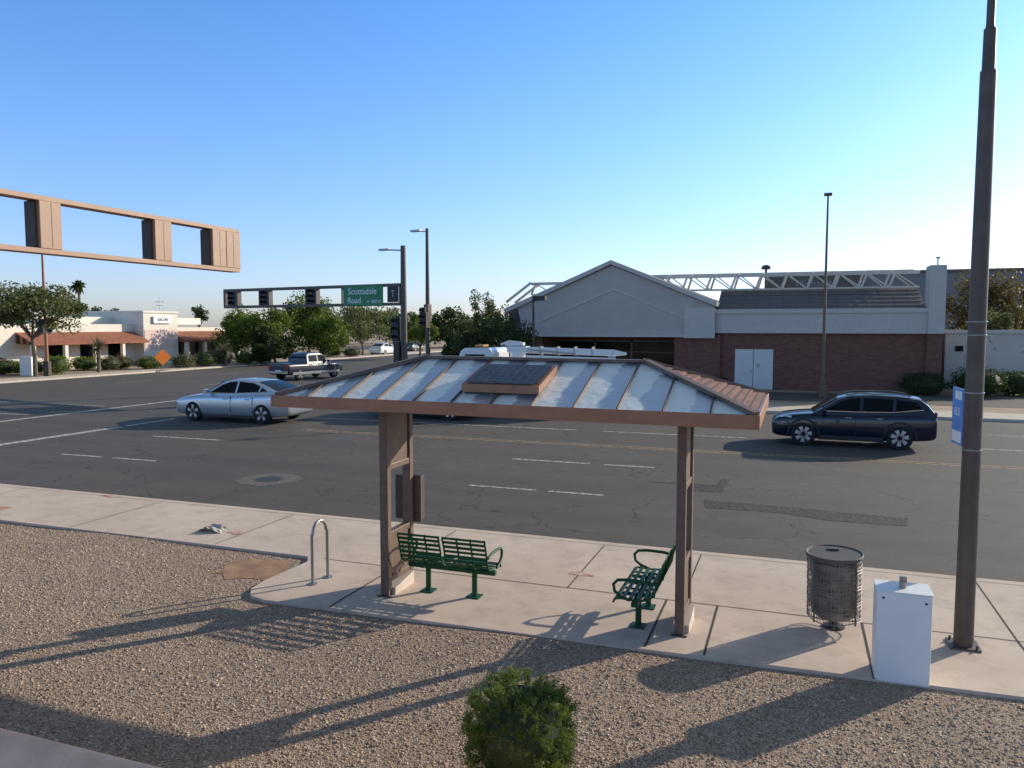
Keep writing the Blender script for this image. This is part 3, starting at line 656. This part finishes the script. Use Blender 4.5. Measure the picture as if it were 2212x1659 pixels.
t=thing('street_lamp_pole','tall tapered brown pole with blue bus stop sign','pole',(1.92,10.05,0))
b=MB(); b.tube([(0,0,0),(.0,0,3),(.0,0,6.5)],[.105,.095,.082],20); b.tube([(0,0,6.5),(0,0,6.52),(0,0,6.95)],[.075,.068,.064],16); b.tube([(0,0,6.95),(0,0,7.0),(0,0,8.6)],[.05,.043,.036],14)
b.make('shaft','pole',t,smooth=True)
b=MB(); b.box(-.16,.16,-.16,.16,0,.02); 
for sx in (-.12,.12):
    for sy in (-.12,.12): b.tube([(sx,sy,0),(sx,sy,.06)],.015,8)
b.make('base_plate','pole',t)
for z_ in (2.3,2.95,3.6,3.75): MB().lathe([(.103,z_-.008),(.105,z_),(.103,z_+.008)],18).make('strap','steel',t)
s_=B(-.012,.012,.0,.42,-.33,.33).make('bus_stop_sign','blue',t,bevel=.002); s_.location=(-.085,.05,2.65); s_.rotation_euler=(0,0,R(5))
B(-.016,-.0125,.03,.39,-.30,-.17).make('sign_plate','swhite',s_); B(-.016,-.0125,.05,.3,.20,.30).make('sign_plate','swhite',s_)
text('BUS',.13,'swhite',s_,(-.014,.21,.05),(R(90),0,R(-90)),ext=.001)

t=thing('crumpled_litter','crumpled pale plastic and paper litter on the pavement','litter',(-9.85,11.2,.0))
b=MB(); n1,n2=12,9; vs=[];fs=[]
for j in range(n2):
    for i in range(n1): vs.append((-.25+.5*i/(n1-1)+random.uniform(-.02,.02),-.14+.28*j/(n2-1)+random.uniform(-.02,.02),.006+.12*random.random()*(1-abs(2*i/(n1-1)-1)**2)))
for j in range(n2-1):
    for i in range(n1-1): a=j*n1+i; fs.append((a,a+1,a+n1+1,a+n1))
b.add(vs,fs); b.make('wrapper','stucco',t,fix=False)

# ------------------------------------------------------------ gantries
def head(par,x,y,z0,h=1.0,w=.36,lit=None,face=1):
    o=B(x-w/2,x+w/2,y-.12,y+.12,z0,z0+h).make('signal_head','black',par,bevel=.02)
    for i,mm in enumerate(('sgreen','amber','red')):
        zc=z0+h*(i+.5)/3; l=MB(); l.lathe([(.001,0),(.1,0),(.1,.01)],16,(x,y+face*.125,zc),axis='y'); l.make('lens','black' if mm!=lit else mm,o)
        v=MB(); pts=[(x+.12*math.cos(a),y+face*.12,zc+.12*math.sin(a)) for a in np.linspace(R(-20),R(200),9)]
        pts2=[(p[0],p[1]+face*.2,p[2]) for p in pts]; v.add(pts+pts2,[(i2,i2+1,i2+10,i2+9) for i2 in range(8)]); v.make('visor','black',o,fix=False)
    return o
g2=thing('signal_gantry','brown cantilever traffic signal gantry with green street name sign','traffic signal',(-19.85,37.5,0),R(169.8))
b=MB(); b.tube([(0,0,0),(0,0,8.0)],[.2,.14],16); b.lathe([(.3,0),(.3,.1),(.2,.14)],16); b.make('pole','pole',g2,smooth=True)
b=MB(); L=14.07
for z_ in (4.90,5.93): b.box(.1,L,-.16,.16,z_-.08,z_+.08)
for x0,x1 in ((12.8,13.0),(13.9,L+.02),(.1,.2),(4.2,4.3),(6.2,6.3),(7.0,7.1),(10.05,10.15),(10.85,10.95)): b.box(x0,x1,-.15,.15,4.98,5.86)
b.make('arm','pole',g2)
for x in (13.4,10.5,6.65): head(g2,x,0,4.99,.86,.7,'red' if x==6.65 else None)
sg=B(1.25,4.1,.17,.2,4.85,5.95).make('street_name_sign','sgreen',g2)
text('Scottsdale',.5,'swhite',sg,(2.72,.205,5.62),(R(90),0,R(180)),ext=.002)
text('Road',.48,'swhite',sg,(3.3,.205,5.13),(R(90),0,R(180)),ext=.002)
text('\u2190 600 N',.26,'swhite',sg,(1.9,.205,5.05),(R(90),0,R(180)),ext=.002)
sg=B(.2,.95,.17,.2,5.0,5.85).make('lane_sign','black',g2); text('T',.5,'greyletter',sg,(.57,.205,5.45),(R(90),0,R(180)),ext=.002)
b=MB(); b.bar((0,0,7.75),(1.2,0,7.85),.08,.08); b.box(.9,1.6,-.12,.12,7.8,7.9); b.make('lamp_arm','steel',g2)
head(g2,.45,.1,2.9,1.3,.45); B(.15,.5,-.05,.3,1.4,2.88).make('signal_box','brown_dark',g2)
x,y=from_view(-5.4,50)
g3=thing('street_lamp','tall brown lamp post with flat lamp and traffic signal','street lamp',(x,y,0),R(165))
b=MB(); b.tube([(0,0,0),(0,0,9.9)],[.17,.1],14); b.make('pole','pole',g3,smooth=True)
b=MB(); b.bar((0,0,9.7),(.9,0,9.8),.07,.07); b.box(.5,1.3,-.15,.15,9.75,9.87); b.make('lamp_head','steel',g3)
head(g3,.1,.3,3.7,1.2,.42); B(-.15,.2,-.2,.15,4.0,5.1).make('signal_box','brown',g3)
B(-.2,-.16,-.0,.4,3.6,4.6).make('bracket','brown_dark',g3)
g1=thing('signal_gantry','brown box-framed traffic signal gantry seen from behind','traffic signal',(-15.5,9.5,0),R(90))
b=MB(); b.tube([(0,0,0),(0,0,6.7)],[.2,.17],18); b.lathe([(.3,0),(.3,.1),(.2,.14)],16); b.make('pole','pole',g1,smooth=True)
MAT['gantry']=M('gantry_brown',(.36,.21,.13),.55,var=.08,scale=2)
b=MB()
for z_ in (5.33,6.46): b.box(-.1,9.35,-.17,.17,z_-.055,z_+.055)
b.make('arm','gantry',g1,bevel=.01)
for x0,x1 in ((2.93,3.46),(6.14,6.70),(8.22,8.76),(8.78,9.36)):
    o=B(x0,x1,-.185,.2,5.385,6.405).make('signal_back_box','gantry',g1,bevel=.012)
    if x0<8.7: B(x0-.06,x0-.004,-.10,.2,5.40,6.39).make('signal_head','brown_dark',o,bevel=.015)
    B(x0+.28,x0+.292,-.19,-.186,5.42,6.38).make('seam','brown',o)
x,y=from_view(-34.7,58); t=thing('signal_pole','slim pale pedestrian signal pole at the corner','traffic signal',(x,y,0),R(110))
b=MB(); b.tube([(0,0,0),(0,0,9.3)],[.13,.08],12); b.make('pole','brown_light',t,smooth=True)
head(t,.25,.0,3.1,1.3,.5,None,-1); B(-.6,-.1,-.15,.15,3.2,4.2).make('pedestrian_signal','black',t)
B(-.2,.2,-.2,.2,0,1.1).make('pole_base','brown_dark',t)
x,y=from_view(-36.4,58.5); t=thing('control_cabinet','white traffic control cabinet at the corner','utility box',(x,y,0),R(10))
B(-.5,.5,-.3,.3,0,1.35).make('cabinet','white',t,bevel=.02); B(-.54,.54,-.34,.34,1.35,1.42).make('lid','white',t)
x,y=from_view(-29.2,65); t=thing('roadwork_sign','orange diamond roadwork sign on a folding stand','sign',(x,y,0),R(62))
b=MB(); b.prism([(0,.45),(.68,1.13),(0,1.81),(-.68,1.13)],'y',-.015,.015); b.make('sign_board','orange',t)
b=MB(); b.tube([(0,.05,0),(0,.05,1.2)],.03); b.bar((-.5,.05,.03),(.5,.05,.03),.05,.05); b.bar((0,-.45,.03),(0,.55,.03),.05,.05); b.make('stand','steel',t)
t=thing('parking_light','tall thin parking lot light with flat square head','street lamp',(1.4,44,0))
b=MB(); b.tube([(0,0,0),(0,0,10.45)],[.10,.05],10); b.lathe([(.25,0),(.25,.6),(.12,.62)],12); b.make('pole','brown',t,smooth=True); B(-.2,.2,-.22,.22,10.45,10.57).make('lamp_head','brown',t,bevel=.03)
t=thing('parking_light','short parking lot light with dark box head','street lamp',(-14,42,0))
b=MB(); b.tube([(0,0,0),(0,0,5.3)],[.09,.06],10); b.make('pole','brown_dark',t,smooth=True); b=MB(); b.box(.0,.75,-.22,.22,5.15,5.4); b.bar((0,0,5.1),(.3,0,5.25),.06,.06); b.make('lamp_head','black',t)

# ------------------------------------------------------------ vehicles
def wheel(par,x,y,r,side,w=.22,sp=5,dark=False):
    wo=bpy.data.objects.new('wheel',None); COL.objects.link(wo); wo.parent=par; wo.empty_display_size=.1
    tr=MB(); tr.lathe([(r*.70,-w/2),(r*.93,-w/2),(r,-w*.36),(r,w*.36),(r*.93,w/2),(r*.70,w/2)],32,(x,y,r),axis='y')
    tr.make('tyre','tyre',wo,smooth=True)
    rm=MB(); o=side*w*.42
    rm.lathe([(r*.72,side*w*.1),(r*.72,o),(r*.66,o),(r*.64,side*w*.05)],32,(x,y,r),axis='y')
    for k_ in range(sp):
        an=2*math.pi*k_/sp+.3
        for da in (-.13,.13):
            rm.bar((x+.05*r*math.cos(an),y+o*.95,r+.05*r*math.sin(an)),(x+r*.67*math.cos(an+da),y+o*.95,r+r*.67*math.sin(an+da)),.045*r/.33,.045*r/.33)
    rm.lathe([(.001,o*1.05),(r*.15,o*1.02),(r*.17,o*.6)],16,(x,y,r),axis='y')
    rm.make('rim','rim',wo)
    bk=MB(); bk.lathe([(.001,side*w*.02),(r*.70,side*w*.02)],24,(x,y,r),axis='y'); bk.make('brake_disc','black',wo)
def vehicle(label,cat,loc,rz,paint,S,G,base,slopew,w0,wx,wr,sidewins,sc=1,name='car',low=None,cuts=(),tails=None,heads=None,roofbar=False,sp=5,cladding=False,trim=None):
    t=thing(name,label,cat,loc,rz,sc=sc)
    b=MB(); rings=[]; 
    for x,zb,zt,w in S:
        h=zt-zb
        half=[(0,zb),(w*.82,zb),(w*.95,zb+.06),(w*.99,zb+h*.30),(w,zb+h*.52),(w*.985,zb+h*.74),(w*.985,zb+h*.78),(w*.93,zt-.03),(w*.74,zt+.008),(0,zt+.035)]
        ring=[(x,y,z) for y,z in half]+[(x,-y,z) for y,z in half[-2:0:-1]]; rings.append(ring)
    n=len(rings[0]); vs=[p for r in rings for p in r]; fs=[]
    for i in range(len(rings)-1):
        for k_ in range(n): a=i*n+k_; c=i*n+(k_+1)%n; fs.append((a,c,c+n,a+n))
    fs.append(tuple(range(n))[::-1]); fs.append(tuple((len(rings)-1)*n+k_ for k_ in range(n)))
    b.add(vs,fs); body=b.make('body',[paint,'black'],t,smooth=False)
    body.data.polygons.foreach_set('use_smooth',[True]*len(body.data.polygons))
    ss=body.modifiers.new('s','SUBSURF'); ss.levels=2; ss.render_levels=2
    cut=MB(); W=max(s[3] for s in S)
    for x in wx:
        for s_ in (-1,1): cut.lathe([(wr+.05,0),(wr+.05,.42)],36,(x,s_*(W+.1)-(.42 if s_>0 else 0),wr+.02),axis='y',mi=1)
    for c in cuts: cut.box(*c,mi=1)
    co=cut.make('cut',[paint,'black']); bo=body.modifiers.new('b','BOOLEAN'); bo.operation='DIFFERENCE'; bo.object=co; bo.solver='EXACT'
    dg=bpy.context.evaluated_depsgraph_get(); me=bpy.data.meshes.new_from_object(body.evaluated_get(dg)); body.modifiers.clear(); body.data=me
    me.materials.clear(); me.materials.append(MAT[paint]); me.materials.append(MAT['black'])
    try: me.set_sharp_from_angle(angle=R(40))
    except Exception: pass
    bpy.data.objects.remove(co)
    wf=lambda z: w0-(z-base)*slopew
    g=MB(); vs=[];fs=[]
    for x,z in G:
        half=[(wf(base-.06),base-.06),(wf(max(z-.05,base-.03)),max(z-.05,base-.03)),(wf(z)-.09,z-.005),(0,z+.02)]
        vs+=[(x,y,zz) for y,zz in half]+[(x,-y,zz) for y,zz in half[-2::-1]]
    n=7
    for i in range(len(G)-1):
        for k_ in range(n-1): a=i*n+k_; fs.append((a,a+1,a+1+n,a+n))
    g.add(vs,fs); g.make('cabin',paint,t,smooth=True)
    def prof(x):
        for (xa,za),(xb,zb_) in zip(G[:-1],G[1:]):
            lo,hi=min(xa,xb),max(xa,xb)
            if lo<=x<=hi: return za+(zb_-za)*(x-xa)/(xb-xa)
        return base
    def scr(nm,xs):
        q=MB(); v=[]; 
        for x in xs:
            z=prof(x)
            for y in (-(wf(z)-.10),-(wf(z)-.10)*.5,0,(wf(z)-.10)*.5,wf(z)-.10): v.append((x,y,z+.012+.02*(1-abs(y)/(wf(z)-.09))))
        q.add(v,[(i*5+j,i*5+j+1,i*5+j+6,i*5+j+5) for i in range(len(xs)-1) for j in range(4)]); q.make(nm,'glassdark',t,smooth=True,fix=False)
    scr('windscreen',np.linspace(G[0][0]-.04,low[0],6)); scr('rear_window',np.linspace(low[1],G[-1][0]+.06,6))
    for s_ in (-1,1):
        for poly in sidewins:
            q=MB(); q.add([(x,s_*(wf(z)+.007),z) for x,z in poly],[tuple(range(len(poly)))]); q.make('side_window','glassdark',t,fix=False)
        if trim:
            q=MB()
            for p,p2 in zip(trim[:-1],trim[1:]): q.bar((p[0],s_*(wf(p[1])+.006),p[1]),(p2[0],s_*(wf(p2[1])+.006),p2[1]),.012,.022)
            q.make('window_trim','chrome',t)
        if cladding:
            for x in wx:
                q=MB(); a_=[(x+(wr+.05)*math.cos(a),wr+.02+(wr+.05)*math.sin(a)) for a in np.linspace(R(-5),R(185),17)]; c_=[(x+(wr+.11)*math.cos(a),wr+.02+(wr+.11)*math.sin(a)) for a in np.linspace(R(-5),R(185),17)]
                yy=s_*(W+.004); q.add([(p[0],yy,p[1]) for p in a_]+[(p[0],s_*(W-.008),p[1]) for p in c_],[(i,i+1,i+18,i+17) for i in range(16)]); q.make('arch_trim','clad',t,fix=False)
            q=MB(); q.box(wx[1]+wr+.1,wx[0]-wr-.1,*(sorted((s_*(W-.06),s_*(W+.008)))),S[4][1]+.02,S[4][1]+.16); q.make('side_cladding','clad',t,bevel=.02)
    for x in wx:
        for s_ in (-1,1): wheel(t,x,s_*(W-.12),wr,s_,sp=sp)
    xf=S[-1][0]; xr=S[0][0]
    for s_ in (-1,1):
        hx,hy,hz=heads; q=MB(); q.add([(hx+.16,s_*(hy-.30),hz-.03),(hx+.02,s_*(hy+.0),hz-.0),(hx-.32,s_*(hy+.085),hz+.07),(hx-.3,s_*(hy+.06),hz+.12),(hx-.0,s_*(hy-.06),hz+.11),(hx+.12,s_*(hy-.3),hz+.06)],[(0,1,4,5),(1,2,3,4)])
        q.make('headlight','lens',t,fix=False)
        tx,ty,tz_,th=tails; q=MB(); q.box(tx-.03,tx+.22,*(sorted((s_*(ty-.22),s_*(ty+.012)))),tz_,tz_+th); q.make('tail_light','red',t,bevel=.02)
        mx=G[0][0]-.45; q=MB(); q.box(mx,mx+.12,*(sorted((s_*(w0+.06),s_*(w0+.25)))),base+.06,base+.2); q.box(mx+.02,mx+.08,*(sorted((s_*(w0-.05),s_*(w0+.08)))),base+.07,base+.11); q.make('mirror',paint,t,bevel=.02)
        for hx2 in (mx-.75,mx-1.65):
            q=MB(); q.box(hx2,hx2+.18,*(sorted((s_*(W*.975),s_*(W*1.005)))),base-.14,base-.11); q.make('handle','chrome',t,bevel=.005)
            q=MB(); q.box(hx2-.12,hx2-.110,*(sorted((s_*(W*.9),s_*(W*1.0)))),.36,base-.05); q.make('door_seam','black',t)
    q=MB(); q.box(xf-.12,xf-.01,-.45,.45,S[-1][2]-.10,S[-1][2]+.0); q.make('grille','black',t,bevel=.02)
    q=MB(); q.box(xr-.015,xr+.06,-.26,.26,S[0][1]+.12,S[0][1]+.26); q.make('number_plate','swhite',t)
    for s_ in (-1,1): B(wx[1]+wr+.06,wx[0]-wr-.06,*(sorted((s_*(W-.05),s_*(W-.02)))),S[3][1]-.01,S[3][1]+.06).make('sill','black',t)
    if roofbar:
        for s_ in (-1,1): q=MB(); q.tube([(.2,s_*.62,roofbar),(-.2,s_*.63,roofbar+.05),(-1.3,s_*.62,roofbar+.05),(-1.7,s_*.6,roofbar-.01)],.02,6); q.make('roof_rail','chrome',t,smooth=True)
    return t
SED_S=[(-2.42,.42,.80,.62),(-2.38,.30,1.0,.80),(-2.15,.22,1.07,.88),(-1.5,.19,1.04,.915),(-.8,.18,.99,.925),(0,.18,.965,.925),(.9,.18,.95,.92),(1.35,.18,.92,.915),(1.85,.19,.84,.89),(2.15,.20,.77,.83),(2.36,.22,.69,.72),(2.43,.32,.60,.56)]
SED_G=[(1.15,.92),(.75,1.15),(.30,1.37),(-.1,1.45),(-.5,1.465),(-1.0,1.42),(-1.4,1.30),(-2.05,1.07)]
SED_W=[[(.76,1.0),(-.28,1.01),(-.30,1.38),(-.02,1.37),(.27,1.28)],[(-.36,1.01),(-1.2,1.04),(-1.27,1.24),(-1.0,1.34),(-.38,1.385)],[(-1.26,1.045),(-1.58,1.09),(-1.34,1.21)]]
def sedan(label,loc,rz,paint,sc=1): return vehicle(label,'car',loc,rz,paint,SED_S,SED_G,.93,.42,.84,(1.43,-1.42),.34,SED_W,sc,'car',low=(.33,-1.12),tails=(-2.34,.72,.84,.13),heads=(2.12,.74,.64),trim=[(.78,.99),(-.3,1.0),(-1.6,1.08),(-1.36,1.225),(-1.0,1.36),(-.35,1.40),(-.02,1.385),(.3,1.28),(.78,.99)])
sedan('silver four-door sedan driving on the road',(-21.2,26.1,ZR),R(180),'silver',1.17)
sedan('dark sedan passing beneath the shelter roof line',(-14.6,29.6,ZR),R(180),'darkcar',1.05)
SUV_S=[(-2.46,.45,1.0,.74),(-2.43,.34,1.12,.88),(-2.25,.27,1.17,.935),(-1.5,.24,1.15,.965),(-.8,.22,1.12,.975),(0,.22,1.10,.975),(.9,.22,1.08,.97),(1.4,.22,1.06,.965),(1.9,.24,1.0,.945),(2.22,.26,.92,.88),(2.40,.29,.82,.76),(2.46,.38,.70,.60)]
SUV_G=[(1.22,1.06),(.85,1.30),(.42,1.57),(.05,1.67),(-.6,1.71),(-1.3,1.69),(-1.95,1.62),(-2.18,1.45),(-2.40,1.15)]
SUV_W=[[(.84,1.17),(-.22,1.17),(-.24,1.58),(.02,1.57),(.34,1.46)],[(-.31,1.17),(-1.16,1.19),(-1.20,1.57),(-.33,1.59)],[(-1.26,1.195),(-2.0,1.29),(-1.86,1.50),(-1.28,1.565)]]
vehicle('dark navy blue sport utility vehicle driving on the road','car',(1.74,27.4,ZR),R(180),'navy',SUV_S,SUV_G,1.09,.34,.88,(1.45,-1.38),.385,SUV_W,.985,'car',low=(.45,-2.0),tails=(-2.40,.82,1.03,.17),heads=(2.14,.82,.84),roofbar=1.68,sp=7,cladding=True,trim=[(.88,1.155),(-.25,1.155),(-1.2,1.175),(-2.05,1.28)])
PK_S=[(-2.9,.5,1.12,.93),(-2.88,.42,1.2,.98),(-2.7,.4,1.22,.99),(-1.5,.38,1.22,.995),(-.6,.36,1.20,.995),(.2,.36,1.20,.995),(1.2,.36,1.20,.99),(1.6,.38,1.19,.985),(2.3,.4,1.16,.97),(2.75,.42,1.10,.95),(2.88,.45,1.0,.90),(2.9,.5,.85,.85)]
PK_G=[(1.45,1.18),(1.2,1.42),(.85,1.80),(.5,1.90),(-.6,1.91),(-.86,1.84),(-.99,1.2)]
PK_W=[[(1.08,1.28),(.18,1.28),(.17,1.76),(.72,1.74)],[(.1,1.28),(-.80,1.28),(-.76,1.74),(.1,1.76)]]
tp=vehicle('dark blue pickup truck with open bed driving away','pickup truck',(-33.6,48.4,ZR),R(82),'trucknavy',PK_S,PK_G,1.19,.26,.93,(1.85,-1.75),.43,PK_W,1.0,'pickup_truck',low=(.86,-.9),cuts=((-2.78,-1.08,-.84,.84,.75,1.6),),tails=(-2.88,.90,.80,.34),heads=(2.55,.87,.86))
B(-3.0,-2.86,-.9,.9,.5,.68).make('bumper','chrome',tp,bevel=.02)
for s_ in (-1,1): B(-2.5,2.4,*(sorted((s_*.99,s_*1.004))),.42,.60).make('lower_stripe','silver',tp)
x,y=from_view(-17.2,105); sedan('white car far down the side street',(x,y,ZR),R(90),'whitecar',1.1)
x,y=from_view(-14.8,118); sedan('dark car far down the side street',(x,y,ZR),R(90),'darkcar',1.0)

t=thing('utility_truck','white bucket truck with folded boom over its bed','truck',(-14.8,32.4,ZR-.06))
b=MB(); b.prism([(0,.6),(0,1.7),(.2,1.95),(.5,2.75),(.7,2.90),(1.9,2.92),(2.05,2.75),(2.05,.6)],'y',0,2.3); b.make('cab','whitecar',t,bevel=.08)
b=MB(); b.add([(.165,.2,2.0),(.165,2.1,2.0),(.455,2.1,2.7),(.455,.2,2.7)],[(0,1,2,3)]); b.make('windscreen','glassdark',t,fix=False)
for yy in (-.006,2.306):
    b=MB(); b.add([(.5,yy,1.95),(1.7,yy,1.95),(1.7,yy,2.62),(.75,yy,2.62)],[(0,1,2,3)]); b.make('side_window','glassdark',t,fix=False)
b=MB(); b.box(2.3,7.6,.05,2.25,.9,2.2); b.make('tool_body','whitecar',t,bevel=.03)
for i in range(5): B(2.4+1.03*i,3.35+1.03*i,.035,.048,1.2,2.1).make('locker_door','white',t,bevel=.01)
b=MB(); b.tube([(2.9,1.1,2.2),(2.9,1.1,2.8)],.35,14); b.box(2.45,3.4,.8,1.4,2.7,2.98); b.make('turret','whitecar',t,bevel=.05)
b=MB(); b.bar((2.3,1.1,3.06),(3.2,1.1,3.08),.25,.14); b.tube([(2.1,1.0,3.05),(2.5,1.0,3.2),(3.1,1.0,3.14)],.05,8); b.make('boom_joint','white',t,bevel=.03)
b=MB(); b.bar((3.1,1.1,2.82),(7.3,1.1,2.72),.42,.28); b.tube([(7.3,1.1,2.72),(7.9,1.1,2.68)],[.16,.06],10); b.bar((3.4,.75,2.5),(7.5,.75,2.42),.22,.18); b.make('boom','whitecar',t,bevel=.03)
for i in range(4): B(4.0+.8*i,4.04+.8*i,.87,1.33,2.58,2.98).make('boom_band','steel',t)
b=MB(); b.bar((3.5,.7,2.85),(5.6,.7,2.68),.07,.07); b.make('hydraulic_ram','steel',t)
B(.9,1.3,.9,1.5,2.94,3.03).make('beacon','amber',t,bevel=.02)
for wx_ in (1.0,6.0):
    for s_,yy in ((-1,.18),(1,2.12)): wheel(t,wx_,yy,.54,s_,.3)
B(.2,7.5,.5,1.8,.45,.95).make('chassis','black',t)

# ------------------------------------------------------------ light, sky, camera
sd=Vector((.64,.768,0)).normalized(); el=R(20)
L_=bpy.data.lights.new('sun','SUN'); L_.energy=5.0; L_.angle=R(.5); L_.color=(1,.90,.72)
lo=bpy.data.objects.new('sun',L_); COL.objects.link(lo)
dv=Vector((-sd.x*math.cos(el),-sd.y*math.cos(el),-math.sin(el))); lo.rotation_euler=dv.to_track_quat('-Z','Y').to_euler()
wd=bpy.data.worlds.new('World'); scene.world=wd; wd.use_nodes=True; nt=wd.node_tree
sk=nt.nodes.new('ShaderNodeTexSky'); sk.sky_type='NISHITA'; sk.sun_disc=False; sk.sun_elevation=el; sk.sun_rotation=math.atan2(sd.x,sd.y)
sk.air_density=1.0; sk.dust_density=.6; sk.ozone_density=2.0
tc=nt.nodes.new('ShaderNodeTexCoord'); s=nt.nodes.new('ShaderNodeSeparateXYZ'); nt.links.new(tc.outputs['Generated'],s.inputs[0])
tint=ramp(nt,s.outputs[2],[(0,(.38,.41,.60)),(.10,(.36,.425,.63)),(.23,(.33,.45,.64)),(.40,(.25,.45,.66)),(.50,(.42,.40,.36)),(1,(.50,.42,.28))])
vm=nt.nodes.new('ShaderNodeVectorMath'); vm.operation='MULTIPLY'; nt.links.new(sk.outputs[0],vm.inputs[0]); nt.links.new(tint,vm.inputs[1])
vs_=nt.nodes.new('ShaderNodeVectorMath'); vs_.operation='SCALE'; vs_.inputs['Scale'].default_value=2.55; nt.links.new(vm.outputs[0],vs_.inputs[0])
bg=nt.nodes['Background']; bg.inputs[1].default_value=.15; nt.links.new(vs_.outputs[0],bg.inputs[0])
cam=bpy.data.cameras.new('camera'); co=bpy.data.objects.new('camera',cam); COL.objects.link(co); scene.camera=co
cam.sensor_width=36; cam.lens=1680/2212*36; cam.clip_end=6000; cam.clip_start=.05
co.location=(0,0,3.7); co.rotation_euler=(R(90-4.24),0,R(20))
